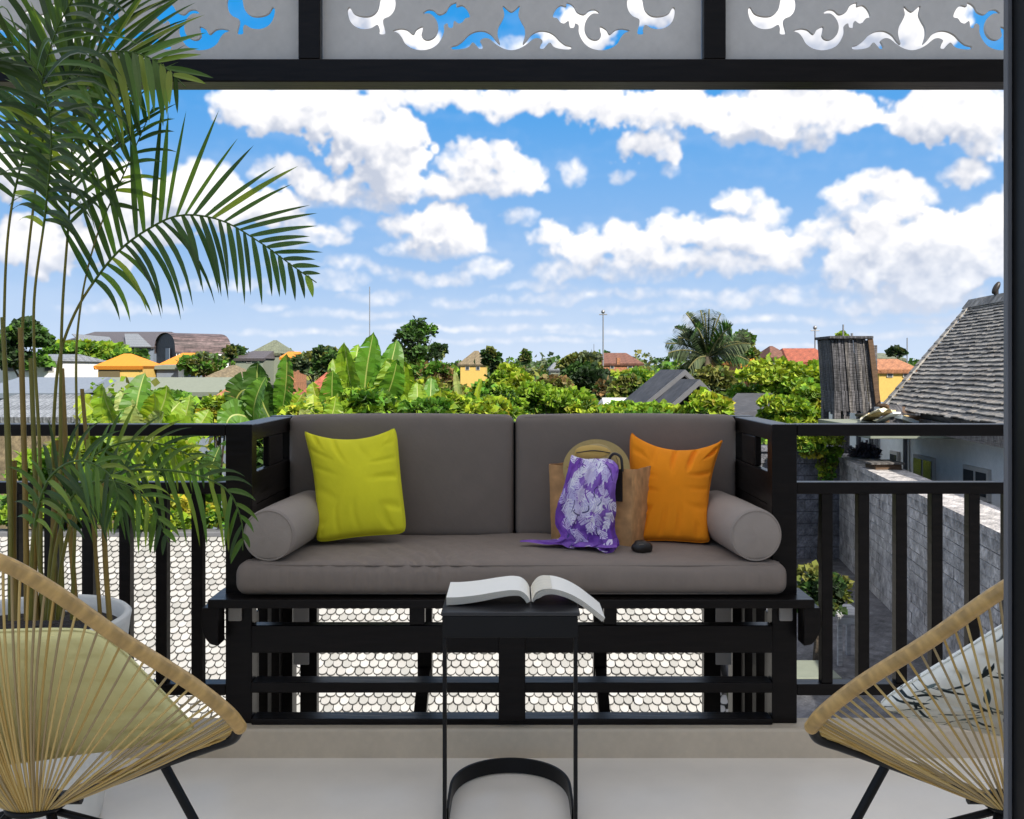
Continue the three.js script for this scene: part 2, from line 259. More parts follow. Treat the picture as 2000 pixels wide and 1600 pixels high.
// ------------------------------------------------------------------ pierced screen under the eave
{
  const d = D0, k = d / F, X = (px) => (px - CX) * k, Y = (py) => EYE + (HY - py) * k;
  const t = thing('pierced_screen', 'black framed screen of grey panels with cut-out scrolls above the sofa', 'screen', V(0, Y(168), -d));
  part('beam', box(-3.6, 3.2, Y(168), Y(124), -d - 0.05, -d + 0.05, 0.004), M.blackWood, t);
  part('beam', box(-3.6, 3.2, Y(-330), Y(-290), -d - 0.05, -d + 0.05, 0.004), M.blackWood, t);
  for (const mx of [-172.5, 609, 1391.5, 2173]) part('mullion', box(X(mx - 21), X(mx + 21), Y(123), Y(-289), -d - 0.045, -d + 0.045, 0.004), M.blackWood, t);
  const c7 = (pts, mirror) => pts.map(([x, y]) => new THREE.Vector2(((mirror ? 1994 - x : x) - 997) * 0.42 * k, (HY - y * 0.42) * k + EYE));
  const A = [[390,-10],[375,50],[345,76],[300,78],[265,64],[246,36],[237,44],[242,85],[262,118],[300,137],[345,134],[376,118],[384,136],[384,160],[411,160],[408,135],[402,112],[404,92],[432,78],[454,50],[459,10],[440,-30],[410,-40]];
  const B = [[447,146],[480,136],[512,141],[541,162],[556,140],[585,126],[584,148],[580,168],[592,184],[612,188],[638,176],[654,150],[656,118],[642,86],[618,66],[587,65],[606,48],[634,50],[660,70],[692,58],[706,34],[722,20],[741,15],[742,32],[768,27],[790,44],[804,82],[784,88],[770,106],[752,112],[732,100],[724,131],[706,130],[700,112],[685,120],[684,152],[668,190],[640,220],[590,236],[540,229],[505,206],[488,176],[470,156]];
  const half = [[958,30],[964,70],[952,100],[936,130],[933,165],[944,208],[925,190],[905,165],[870,147],[830,149],[797,166],[772,192],[744,212],[719,219],[720,230],[770,230],[800,220],[818,200],[836,216],[848,229],[864,227],[860,208],[852,192],[872,180],[895,184],[925,208],[960,228],[997,236]];
  const C = [...half, ...half.slice(0, -1).reverse().map(([x, y]) => [1994 - x, y]), [997, 58]];
  for (let n = 0; n < 3; n++) {
    const cx = X([218, 998.7, 1780][n]), x0 = X([-151, 631, 1413][n]), x1 = X([587, 1369, 2151][n]);
    const s = new THREE.Shape([[x0 - cx, Y(122)], [x1 - cx, Y(122)], [x1 - cx, Y(-288)], [x0 - cx, Y(-288)]].map((p) => new THREE.Vector2(...p)));
    for (const [pts, mir] of [[A, 0], [A, 1], [B, 0], [B, 1], [C, 0]]) {
      const q = c7(pts, mir), curve = new THREE.CatmullRomCurve3(q.map((p) => V(p.x, p.y, 0)), true, 'centripetal', 0.5);
      s.holes.push(new THREE.Path(curve.getPoints(q.length * 4).map((p) => new THREE.Vector2(p.x, p.y))));
    }
    const g = new THREE.ExtrudeGeometry(s, { depth: 0.012, bevelEnabled: false }); g.translate(cx, 0, -d - 0.006);
    part('panel', metreUV(g), M.panel, t);
  }
}

// ------------------------------------------------------------------ railings
function railing(label, px0, px1, x0, x1, bal) {
  const d = D0, k = d / F, X = (px) => (px - CX) * k, Y = (py) => EYE + (HY - py) * k;
  const t = thing('balcony_railing', label, 'railing', V((x0 + x1) / 2, 0.1, -d), 'black balcony railings');
  part('top_rail', box(x0, x1, Y(852), Y(829), -d - 0.075, -d + 0.0, 0.005), M.blackWood, t);
  part('middle_rail', box(x0, x1, Y(966), Y(943), -d - 0.06, -d - 0.01, 0.004), M.blackWood, t);
  part('bottom_rail', box(x0, x1, Y(1360), Y(1338), -d - 0.065, -d - 0.005, 0.004), M.blackWood, t);
  for (const b of bal) part('baluster', box(X(b) - 0.0195, X(b) + 0.0195, Y(1338.5), Y(965.5), -d - 0.055, -d - 0.015, 0.003), M.blackWood, t);
  return t;
}
const kk = D0 / F;
railing('black wooden railing left of the sofa, partly behind the potted palm', -400, 440, -3.4, (440 - CX) * kk - 0.001, [-330, -260, -190, -120, -50, 20, 92, 166, 239, 311, 381]);
railing('black wooden railing between the sofa and the right edge', 1557, 2400, (1557 - CX) * kk + 0.001, 3.0, [1619, 1691, 1765, 1835, 1908, 1980, 2052, 2124, 2196]);

// ------------------------------------------------------------------ built-in sofa
{
  const k = D0 / F, X = (px) => (px - CX) * k, Y = (py) => EYE + (HY - py) * k, zf = -D0, zb = -3.98;
  const t = thing('garden_sofa', 'long black wooden sofa with taupe seat and back cushions, set into the railing', 'sofa', V(0, 0.1, -3.6));
  const XL0 = X(440), XL1 = X(492), XR0 = X(1508), XR1 = X(1557), top = Y(829), W = M.blackWood;
  for (const [a, b] of [[XL0, XL1], [XR0, XR1]]) { part('post', box(a, b, 0.101, top, zf - 0.064, zf, 0.004), W, t); part('post', box(a, b, -0.3, top, zb, zb + 0.085, 0.004), W, t); }
  for (const [a, b, s] of [[XL0, XL1, 1], [XR0, XR1, -1]]) { // arms: top rail, a gap, a wide lower rail, slats below
    const i0 = s > 0 ? b - 0.032 : a + 0.003, i1 = s > 0 ? b - 0.003 : a + 0.032;
    part('arm_rail', box(a + 0.006, b - 0.002, top - 0.06, top - 0.002, zb + 0.086, zf - 0.065, 0.004), W, t);
    part('arm_rail', box(i0, i1, 0.86, 0.975, zb + 0.086, zf - 0.065, 0.004), W, t);
    part('arm_panel', box(i0 + 0.004, i1 - 0.004, 0.56, 0.859, zb + 0.086, zf - 0.065, 0.004), W, t);
    part('arm_upright', box(i0 + 0.002, i1 - 0.002, 0.976, top - 0.061, zf - 0.46, zf - 0.255, 0.004), W, t);
    const cx = (a + b) / 2;
    for (let n = 0; n < 3; n++) { const z = zf - 0.16 - n * 0.18; part('side_slat', box(cx - 0.02, cx + 0.02, -0.1, 0.45, z - 0.03, z + 0.03, 0.003), W, t); }
    // curved corbel that carries the overhanging end of the seat board
    const o = s > 0 ? a : b, sh = new THREE.Shape(); sh.moveTo(0, 0.525); sh.lineTo(-0.052, 0.525); sh.lineTo(-0.054, 0.47); sh.quadraticCurveTo(-0.05, 0.43, -0.024, 0.405); sh.quadraticCurveTo(-0.006, 0.40, 0, 0.40);
    const g = new THREE.ExtrudeGeometry(sh, { depth: 0.07, bevelEnabled: true, bevelSize: 0.002, bevelThickness: 0.002, bevelSegments: 1 }); if (s < 0) g.rotateY(Math.PI); g.translate(o, 0, s > 0 ? -3.285 : -3.215);
    part('corbel', metreUV(g), W, t);
  }
  const zp = -3.2;
  part('seat_board', box(-1.043, 1.02, 0.528, 0.558, -3.38, zp, 0.004), W, t);
  part('seat_board', box(XL1 + 0.001, XR0 - 0.001, 0.528, 0.556, zb, -3.381, 0.004), W, t);
  const zr = -3.285, kr = 3.285 / F, XX = (px) => (px - CX) * kr, YY = (py) => EYE + (HY - py) * kr;
  part('front_rail', box(XL1 + 0.001, XR0 - 0.001, YY(1276), YY(1222), zr - 0.05, zr, 0.004), W, t);
  part('front_rail', box(XL1 + 0.001, XR0 - 0.001, YY(1354), YY(1334), zr - 0.075, zr, 0.004), W, t);
  part('base_board', box(XL1 + 0.001, XR0 - 0.001, 0.101, 0.122, zr - 0.07, zr, 0.004), W, t);
  part('front_post', box(XX(974), XX(1026), 0.123, 0.527, zr + 0.001, zr + 0.02, 0.004), W, t);
  for (const [a, b] of [[799, 829], [1180, 1205]]) part('spacer', box(XX(a), XX(b), YY(1221.5), 0.527, zr - 0.045, zr - 0.004, 0.003), W, t);
  for (const [a, b] of [[-0.405, -0.345], [0.33, 0.385]]) { part('rear_post', box(a, b, 0.0, 0.527, zb + 0.002, zb + 0.05, 0.003), W, t); part('brace', slab([V(a + 0.005, -0.25, -3.37), V(b - 0.005, -0.25, -3.37), V(b - 0.005, 0.1, zb + 0.06), V(a + 0.005, 0.1, zb + 0.06)], 0.04), W, t); }
  for (const x of [-0.86, 0.825]) part('rear_post', box(x - 0.035, x + 0.035, -0.3, 0.527, zb + 0.002, zb + 0.05, 0.003), W, t);
  part('back_board', box(XL1 + 0.001, XR0 - 0.001, 0.60, 1.12, zb + 0.005, zb + 0.03, 0.004), W, t);
  for (const x of [XL1 + 0.028, XR0 - 0.052]) part('end_panel', box(x - 0.02, x + 0.044, 0.124, 0.525, zb + 0.09, zb + 0.1, 0.002), std([0.42, 0.37, 0.33]), t, 'pale end panel behind the slats');
  for (const px of [458, 1536]) part('peg', box(XX(px) - 0.024, XX(px) + 0.024, 0.462, 0.515, zf + 0.002, zf + 0.016, 0.014), std([0.34, 0.31, 0.28]), t, 'pale rounded peg under the seat board');
  // seat cushion: soft, creased along the front
  const crease = (x) => Math.exp(-(((x + 0.33) / 0.26) ** 2));
  const sg = cushion(1.905, 0.116, 0.60, 0.042, [420, 12, 60], (p, n) => {
    const u = p.x / 0.95, v = p.z / 0.3;
    if (n.y > 0.3) p.y += 0.012 * (1 - u * u) * (1 - v * v) * n.y + 0.003 * noise(p.x * 0.4, p.z * 0.4) * 4 * n.y;
    const c = crease(p.x - 0.1 * (0.3 - p.z));
    if (n.y > 0.3) p.y += c * 0.0065 * Math.sin((p.x + 0.5 * (0.3 - p.z)) * 82 + 5 * noise(p.x * 0.6, p.z)) * sstep(-0.25, 0.25, p.z) * n.y;
    if (n.z > 0.3) p.z += n.z * (0.010 * (1 - (p.y / 0.058) ** 2) + (0.15 + crease(p.x + 0.12)) * 0.0065 * Math.sin(p.x * 120 + 6 * noise(p.x * 0.5, 0.2)) * 0.4) - n.z * (0.12 + crease(p.x + 0.05)) * 0.007 * Math.pow(Math.max(0, Math.sin(p.x * 150 + 7 * Math.sin(p.x * 9) + p.y * 8)), 6) * (0.5 + 0.5 * Math.sin(p.x * 23 + 1)) * sstep(-0.056, 0.02, p.y);
  });
  sg.translate(-0.011, 0.558 + 0.06, -3.53); const seat = part('seat_cushion', sg, M.taupe, t);
  const outline = (x0, x1, y0, y1, r, z) => { const q = []; for (const [cx, cy, a0] of [[x1 - r, y1 - r, 0], [x0 + r, y1 - r, 1], [x0 + r, y0 + r, 2], [x1 - r, y0 + r, 3]]) for (let i = 0; i <= 5; i++) { const a = (a0 + i / 5) * Math.PI / 2; q.push(z ? V(cx + r * Math.cos(a), cy + r * Math.sin(a), z) : V(cx + r * Math.cos(a), 0, cy + r * Math.sin(a))); } return q; };
  for (const y of [0.6655, 0.570]) { const q = outline(-0.945, 0.923, -3.812, -3.248, 0.05, 0); q.forEach((p) => { p.y = y + 0.004 * noise(p.x, p.z); }); part('piping', tube(q, 0.0034, 220, 6, true), M.taupe, seat); }
  for (const [x0, x1] of [[-0.918, -0.004], [0.004, 0.902]]) {
    const w = x1 - x0, h = 0.50, g = cushion(w, h, 0.13, 0.03, [44, 30, 8], (p, n) => { if (n.z > 0.3) p.z += 0.014 * (1 - (p.x / w * 2) ** 4) * (1 - (p.y / h * 2) ** 4) * n.z + 0.006 * noise(p.x * 0.35 + x0, p.y * 0.3); if (n.y > 0.3) p.y += 0.006 * (1 - (p.x / w * 2) ** 2) - 0.002; });
    g.translate((x0 + x1) / 2, 0.655 + h / 2, -3.885); const bc = part('back_cushion', g, M.taupe, t); part('piping', tube(outline(x0 + 0.012, x1 - 0.012, 0.667, 0.655 + h - 0.010, 0.03, -3.832), 0.0034, 200, 6, true), M.taupe, bc);
  }
}
// bolsters
function bolster(label, xa, za, xb, zb) {
  const r = 0.0925, L = Math.hypot(xb - xa, zb - za);
  const t = thing('bolster', label, 'bolster', V((xa + xb) / 2, 0.676, (za + zb) / 2));
  const prof = []; const cr = 0.016; prof.push([0.0001, 0.012]); for (let i = 1; i <= 6; i++) prof.push([(r - cr) * i / 6, 0.012 - 0.012 * (i / 6) ** 2]);
  for (let i = 1; i <= 5; i++) { const a = i / 5 * Math.PI / 2; prof.push([r - cr + cr * Math.sin(a), -cr + cr * Math.cos(a)]); }
  for (let i = 1; i <= 14; i++) prof.push([r + 0.002 * Math.sin(i / 14 * Math.PI), -cr - (L - 2 * cr) * i / 14]);
  for (let i = 1; i <= 5; i++) { const a = i / 5 * Math.PI / 2; prof.push([r - cr + cr * Math.cos(a), -L + cr - cr * Math.sin(a)]); }
  prof.push([0.0001, -L]);
  const g = new THREE.LatheGeometry(prof.map(([x, y]) => new THREE.Vector2(x, y)).reverse(), 48); g.rotateX(Math.PI / 2);
  const p = g.attributes.position; for (let i = 0; i < p.count; i++) { const a = Math.atan2(p.getY(i), p.getX(i)), f = 1 + 0.012 * noise(a / 6 + 0.2, p.getZ(i) * 0.8); p.setXY(i, p.getX(i) * f, p.getY(i) * f); if (p.getY(i) < -0.07) p.setY(i, -0.07 + (p.getY(i) + 0.07) * 0.7); }
  g.computeVertexNormals(); const q = g.attributes.uv; for (let i = 0; i < q.count; i++) q.setXY(i, q.getX(i) * 0.58, q.getY(i) * 0.55);
  const yaw = Math.atan2(xa - xb, za - zb); g.rotateY(yaw); g.translate(xa, 0.765, za); part('cover', g, M.taupeLight, t);
  const ring = new THREE.TorusGeometry(r - 0.007, 0.0034, 6, 64); ring.rotateY(yaw); const dir = V(Math.sin(yaw), 0, Math.cos(yaw)); ring.translate(xa - dir.x * 0.003, 0.765, za - dir.z * 0.003); part('piping', ring, M.taupeLight, t);
  return { t, dir };
}
bolster('taupe bolster cushion lying against the left arm of the sofa', -0.853, -3.262, -0.815, -3.78);
{
  const { t, dir } = bolster('taupe bolster cushion with a care label, against the right arm of the sofa', 0.838, -3.262, 0.80, -3.78);
  part('care_label', box(0.785, 0.789, 0.70, 0.716, -3.33, -3.318, 0.001), M.leather, t, 'small dark care label');
}
// throw pillows: corner points TL TR BR BL, each edge bows in, the middle is stuffed
function pillow(name, label, C, bow, thick, mat, seed, group, wr = 1) {
  R = mulberry(Math.round(seed * 1000)); const ctr = C.reduce((a, b) => a.clone().add(b)).multiplyScalar(0.25), n = C[1].clone().sub(C[3]).cross(C[0].clone().sub(C[2])).normalize();
  const t = thing(name, label, 'pillow', ctr, group), N = 56;
  const f = (u, v, side) => {
    const a = u * 2 - 1, b = v * 2 - 1;
    const p = C[3].clone().multiplyScalar((1 - u) * (1 - v)).addScaledVector(C[2], u * (1 - v)).addScaledVector(C[0], (1 - u) * v).addScaledVector(C[1], u * v);
    const ex = C[1].clone().sub(C[0]).add(C[2].clone().sub(C[3])).multiplyScalar(0.5), ey = C[0].clone().sub(C[3]).add(C[1].clone().sub(C[2])).multiplyScalar(0.5);
    const kx = Math.max(0, 1 - a * a), ky = Math.max(0, 1 - b * b);
    p.addScaledVector(ey, -(bow[0] * sstep(0, 1, v) ** 2 - bow[2] * sstep(1, 0, v) ** 2) * Math.pow(kx, 0.8)); p.addScaledVector(ex, -(bow[1] * sstep(0, 1, u) ** 2 - bow[3] * sstep(1, 0, u) ** 2) * Math.pow(ky, 0.8));
    const cr = Math.pow(Math.abs(a * b), 7); p.lerp(ctr, 0.075 * cr);
    const rim = Math.pow(Math.max(kx * ky, 0), 0.34);
    let h = thick * rim;
    // creases that run in from the seams and the corners
    const e = Math.max(Math.abs(a), Math.abs(b)), S = seed * 40, ew = Math.sin(3 * a + S) * 0.8 + Math.sin(4 * b - S) * 0.8;
    const along = Math.abs(a) > Math.abs(b), q = along ? b : a, fan = Math.pow(Math.max(0, Math.sin(q * (along ? 15 : 12) + (along ? a : b) * 2.4 + ew * 1.6 + S)), 3), where = 0.35 + 0.65 * Math.max(0, Math.sin(q * 2.3 + S * 1.7 + (along ? (a > 0 ? 1 : 4) : (b > 0 ? 2 : 5))));
    h -= wr * thick * 0.17 * fan * where * sstep(0.22, 0.75, e) * sstep(1.0, 0.88, e);
    h += thick * rim * (0.06 * Math.sin(2.2 * a + 1.4 * b + S) + 0.05 * Math.sin(3.1 * b - 1.7 * a + 2 * S));
    return p.addScaledVector(n, side * h);
  };
  const front = gridGeo(N, N, (u, v) => f(u, v, 1)), back = gridGeo(N, N, (u, v) => f(1 - u, v, -0.8));
  const size = C[0].distanceTo(C[1]); for (const g of [front, back]) { const q = g.attributes.uv; for (let i = 0; i < q.count; i++) q.setXY(i, q.getX(i) * size, q.getY(i) * size); }
  const g = smoothNormals(merge([front, back])); part('cover', g, mat, t);
  const edge = []; for (let s = 0; s < 4; s++) for (let i = 0; i < 16; i++) { const q = i / 16; edge.push(f(...[[q, 1], [1, 1 - q], [1 - q, 0], [0, q]][s], 0.1)); }
  part('seam', tube(edge, 0.0022, 160, 5, true), mat, t);
  return t;
}
pillow('lime_pillow', 'lime green throw pillow leaning on the left end of the sofa back', [at(588, 836, 3.76), at(775, 829, 3.74), at(797, 1045, 3.58), at(614, 1064, 3.54)], [0.13, 0.02, 0.03, 0.08], 0.075, M.lime, 0.2);
pillow('orange_pillow', 'bright orange throw pillow leaning on the right end of the sofa back', [at(1228, 838, 3.72), at(1419, 852, 3.74), at(1391, 1065, 3.52), at(1222, 1060, 3.60)], [0.17, 0.11, 0.03, 0.03], 0.075, M.orange, 0.63, undefined, 1.5);

// ------------------------------------------------------------------ tote bag, hat, scarf, purse
{
  const base = at(1205, 1066, 3.56); base.y = 0.675; const yaw = 0.55, W = 0.36, D = 0.20, H = 0.295;
  const t = thing('tote_bag', 'tan cork tote bag with a dark strap, standing beside the orange pillow', 'bag', base); t.rotation.y = 0;
  const fx = V(Math.cos(yaw), 0, Math.sin(yaw)), fz = V(-Math.sin(yaw), 0, Math.cos(yaw));
  const corner = at(1236, 1070, 3.47); corner.y = 0.675;                  // the upright edge nearest the camera
  const wallPt = (a, h, inset) => { // a along the outline 0..4, corner order: near, left, far-left, far-right
    const P = [V(0, 0, 0), fx.clone().multiplyScalar(-W), fx.clone().multiplyScalar(-W).addScaledVector(fz, -D), fz.clone().multiplyScalar(-D)];
    const s = Math.floor(a) % 4, f = a - Math.floor(a), p = P[s].clone().lerp(P[(s + 1) % 4], f), m = fx.clone().multiplyScalar(-W / 2).addScaledVector(fz, -D / 2);
    const soft = Math.sin(f * Math.PI), tap = 1 - 0.045 * (1 - h / H);
    p.sub(m).multiplyScalar((1 - inset) * tap * (1 + 0.035 * soft * Math.sin(h / H * Math.PI) + 0.012 * noise(a / 4, h * 2))).add(m);
    const r = 0.06; const cq = Math.min(f, 1 - f); if (cq < r) p.lerp(m, 0.025 * (1 - cq / r)); // rounded corners
    p.y = h + (h > H * 0.5 ? 0.006 * noise(a / 3, 0.4) : 0); return p.add(corner);
  };
  const outer = gridGeo(96, 14, (u, v) => wallPt(u * 4, v * H, 0)), inner = gridGeo(96, 14, (u, v) => wallPt(u * 4, 0.004 + v * (H - 0.004), 0.025)), rim = gridGeo(96, 1, (u, v) => wallPt(u * 4, H, v * 0.025)), bot = gridGeo(96, 1, (u, v) => wallPt(u * 4, 0.001, v));
  for (const g of [outer, inner]) { const q = g.attributes.uv; for (let i = 0; i < q.count; i++) q.setXY(i, q.getX(i) * 1.12, q.getY(i) * 0.3); }
  part('body', merge([outer, inner, rim, bot]), M.cork, t);
  const sA = wallPt(0.30, 0.292, -0.02), sB = wallPt(0.30, 0.17, -0.03);
  part('strap', merge([tube([wallPt(0.12, 0.285, -0.02), wallPt(0.14, 0.34, 0.0), wallPt(0.22, 0.35, -0.01), sA, wallPt(0.25, 0.24, -0.025), wallPt(0.21, 0.18, -0.03)], 0.0055, 40, 6), metreUV(new THREE.BoxGeometry(0.034, 0.12, 0.006).toNonIndexed()).applyMatrix4(new THREE.Matrix4().makeRotationY(-yaw)).translate(...wallPt(0.17, 0.235, -0.03).toArray())]), M.leather, t, 'dark leather strap hanging over the front');
}
{ // straw hat on edge in the mouth of the bag
  const c = at(1165, 915, 3.60), t = thing('straw_hat', 'olive straw sun hat tucked upright into the top of the tote bag', 'hat', c);
  const prof = [[0.001, 0.085], [0.05, 0.082], [0.068, 0.07], [0.078, 0.04], [0.082, 0.008], [0.09, 0.0], [0.112, -0.006], [0.128, -0.001], [0.128, 0.003], [0.112, -0.002], [0.088, 0.004], [0.079, 0.01], [0.074, 0.04], [0.064, 0.066], [0.048, 0.078], [0.001, 0.081]];
  const g = new THREE.LatheGeometry(prof.map(([x, y]) => new THREE.Vector2(x, y)), 48), q = g.attributes.uv; for (let i = 0; i < q.count; i++) q.setXY(i, q.getX(i) * 0.7, q.getY(i) * 0.2);
  const m4 = new THREE.Matrix4().makeRotationZ(0.12).multiply(new THREE.Matrix4().makeRotationX(0.95));
  const band = new THREE.CylinderGeometry(0.0815, 0.0845, 0.022, 48, 1, true).translate(0, 0.02, 0);
  g.applyMatrix4(m4).translate(c.x, c.y, c.z); band.applyMatrix4(m4).translate(c.x, c.y, c.z);
  part('straw_body', g, M.straw, t); part('hat_band', band, M.ribbon, t, 'dark hat band');
  const c2 = at(1158, 886, 3.56), y = thing('yellow_pouch', 'small yellow straw pouch in the mouth of the tote bag, under the hat', 'pouch', c2);
  const pg = new THREE.SphereGeometry(1, 28, 16); pg.scale(0.072, 0.032, 0.035); pg.rotateZ(-0.05); const pp = pg.attributes.position; for (let i = 0; i < pp.count; i++) { const f = 1 + 0.05 * noise(pp.getX(i) * 2, pp.getY(i) * 3); pp.setXYZ(i, pp.getX(i) * f, pp.getY(i) * f, pp.getZ(i) * f); } pg.computeVertexNormals(); pg.translate(c2.x, c2.y, c2.z);
  part('pouch_body', pg, std([0.72, 0.46, 0.12], { bumpMap: weaveTex, bumpScale: 0.004 }), y);
  part('zip', tube([c2.clone().add(V(-0.064, 0.004, 0.02)), c2.clone().add(V(0, 0.014, 0.035)), c2.clone().add(V(0.064, 0.004, 0.02))], 0.002, 20, 5), M.leather, y);
}
{ // scarf: purple tie-dye with pale leaf forms
  const cv = document.createElement('canvas'); cv.width = 512; cv.height = 1024; const c = cv.getContext('2d'), rnd = mulberry(5), q = (a, b) => a + (b - a) * rnd();
  c.fillStyle = '#6d3aa0'; c.fillRect(0, 0, 512, 1024);
  for (let i = 0; i < 160; i++) { c.globalAlpha = 0.25; c.fillStyle = ['#8a48bb', '#4a2678', '#a77fd2', '#b79ada'][i % 4]; c.beginPath(); c.ellipse(q(0, 512), q(0, 1024), q(20, 80), q(20, 110), q(0, 3), 0, 7); c.fill(); }
  c.globalAlpha = 0.92;
  for (let i = 0; i < 54; i++) { // pale fronds: a rib with strokes on both sides
    const x = q(40, 470), y = q(10, 600), a = q(0, 6.28), l = q(80, 170); c.save(); c.translate(x, y); c.rotate(a); c.strokeStyle = c.fillStyle = ['#efe9f4', '#d9cde8', '#c9bfe2', '#f7f3fa'][i % 4];
    for (let s = 0; s < 9; s++) for (const m of [-1, 1]) { c.lineWidth = q(5, 11); c.beginPath(); c.moveTo(0, -s * l / 9); c.quadraticCurveTo(m * 20, -s * l / 9 - 12, m * q(28, 52) * (1 - s / 13), -s * l / 9 - q(16, 40)); c.stroke(); }
    c.lineWidth = 5; c.beginPath(); c.moveTo(0, 10); c.lineTo(0, -l); c.stroke(); c.restore();
  }
  for (let i = 0; i < 40; i++) { c.globalAlpha = 0.8; c.strokeStyle = ['#2b2350', '#3a3f74', '#6b2aa0'][i % 3]; c.lineWidth = q(3, 9); c.beginPath(); const x = q(60, 450), y = q(0, 760); c.moveTo(x, y); c.quadraticCurveTo(x + q(-40, 40), y + q(10, 50), x + q(-50, 50), y + q(30, 90)); c.stroke(); }
  c.globalAlpha = 0.9; for (let i = 0; i < 22; i++) { c.strokeStyle = '#f0e6f2'; c.lineWidth = q(8, 22); c.beginPath(); const x = q(150, 500), y = q(760, 900); c.moveTo(x, y); c.quadraticCurveTo(x + q(-60, 20), y + q(10, 40), x + q(-90, 30), y + q(10, 60)); c.stroke(); }
  const tex = new THREE.CanvasTexture(cv); tex.colorSpace = THREE.SRGBColorSpace;
  const m = phys([0.92, 0.92, 0.92], { map: tex, roughness: 0.8, transmission: 0.0 });
  const t = thing('silk_scarf', 'purple and white patterned scarf draped over the front of the tote bag', 'scarf', at(1140, 1064, 3.4));
  // rows from the top of the bag down to the seat: left edge, right edge (pixels), depth
  const rows = [[1128, 912, 1186, 910, 3.60], [1113, 888, 1196, 902, 3.52], [1108, 915, 1206, 918, 3.475], [1103, 950, 1204, 958, 3.452], [1090, 990, 1208, 1000, 3.446], [1086, 1028, 1204, 1038, 3.44], [1092, 1050, 1206, 1062, 3.425], [1075, 1062, 1192, 1076, 3.40]];
  const ROW = rows.map(([a, b, c2, d2, d]) => [at(a, b, d), at(c2, d2, d - 0.01)]);
  const cl = new THREE.CatmullRomCurve3(ROW.map((r) => r[0])), cr = new THREE.CatmullRomCurve3(ROW.map((r) => r[1]));
  const front = gridGeo(60, 90, (u, v) => { const p = cl.getPoint(v).lerp(cr.getPoint(v), u), f = Math.sin(u * 21 + 3 * noise(u, v * 0.5) + v * 2) * 0.5 + Math.sin(u * 9 + 1 + 4 * noise(0.2, v * 0.4)) * 0.7; p.z += 0.019 * f * sstep(0, 0.15, v) + 0.014 * Math.sin(u * Math.PI) + 0.008 * Math.sin(v * 9 + u * 5); p.x += (0.010 * Math.sin(v * 7 + 1) + 0.014 * noise(v * 0.5, u * 0.3)) * (0.4 + 0.6 * v); p.y += 0.008 * Math.sin(u * 11 + 1) * sstep(0.7, 1, v) - 0.012 * Math.sin(u * 5.5) * sstep(0.3, 0, v); return p; });
  const tail = gridGeo(50, 24, (u, v) => { // lies on the seat, narrowing to the left
    const x = lerp(1205, 1016, u), w = lerp(1, 0.16, Math.pow(u, 1.4)), y0 = lerp(1064, 1062, u), p = at(x, y0, 3.44); const z0 = lerp(-3.47, -3.50, u), zz = z0 + 0.13 * w * (v - 0.1) + 0.01 * Math.sin(u * 19);
    p.set((x - CX) / F * -zz, 0.703 + 0.022 * w * (0.6 + Math.sin(v * 15 + u * 4 + 3 * noise(u * 0.6, v)) * 0.55) * Math.sin(Math.PI * clamp(v, 0.06, 0.94)) , zz); return p; });
  { const qv = tail.attributes.uv; for (let i = 0; i < qv.count; i++) qv.setXY(i, 0.98 - qv.getX(i) * 0.95, 0.28 * (1 - qv.getY(i))); const q2 = front.attributes.uv; for (let i = 0; i < q2.count; i++) q2.setY(i, 1 - q2.getY(i) * 0.78); }
  part('hanging_end', smoothNormals(front), m, t); part('trailing_end', smoothNormals(tail), m, t);
}
{ // round dark purse in front of the bag
  const c = at(1253, 1062, 3.40); c.y = 0.70; const t = thing('coin_purse', 'small round black purse lying at the foot of the tote bag', 'purse', c);
  const g = new THREE.SphereGeometry(1, 24, 16), p = g.attributes.position; g.scale(0.040, 0.024, 0.026); for (let i = 0; i < p.count; i++) { const f = 1 + 0.30 * noise(p.getX(i) * 3 + 0.1, p.getZ(i) * 4 + p.getY(i) * 3) + 0.05 * Math.sin(p.getX(i) * 260); p.setXYZ(i, p.getX(i) * f, p.getY(i) * f, p.getZ(i) * f); } g.computeVertexNormals(); g.translate(c.x, c.y, c.z);
  part('purse_body', g, M.leather, t); part('clasp', tube([c.clone().add(V(-0.035, 0.003, 0.005)), c.clone().add(V(0, 0.013, 0.024)), c.clone().add(V(0.035, 0.003, 0.005))], 0.0022, 20, 5), std([0.10, 0.08, 0.06], { roughness: 0.4 }), t);
}

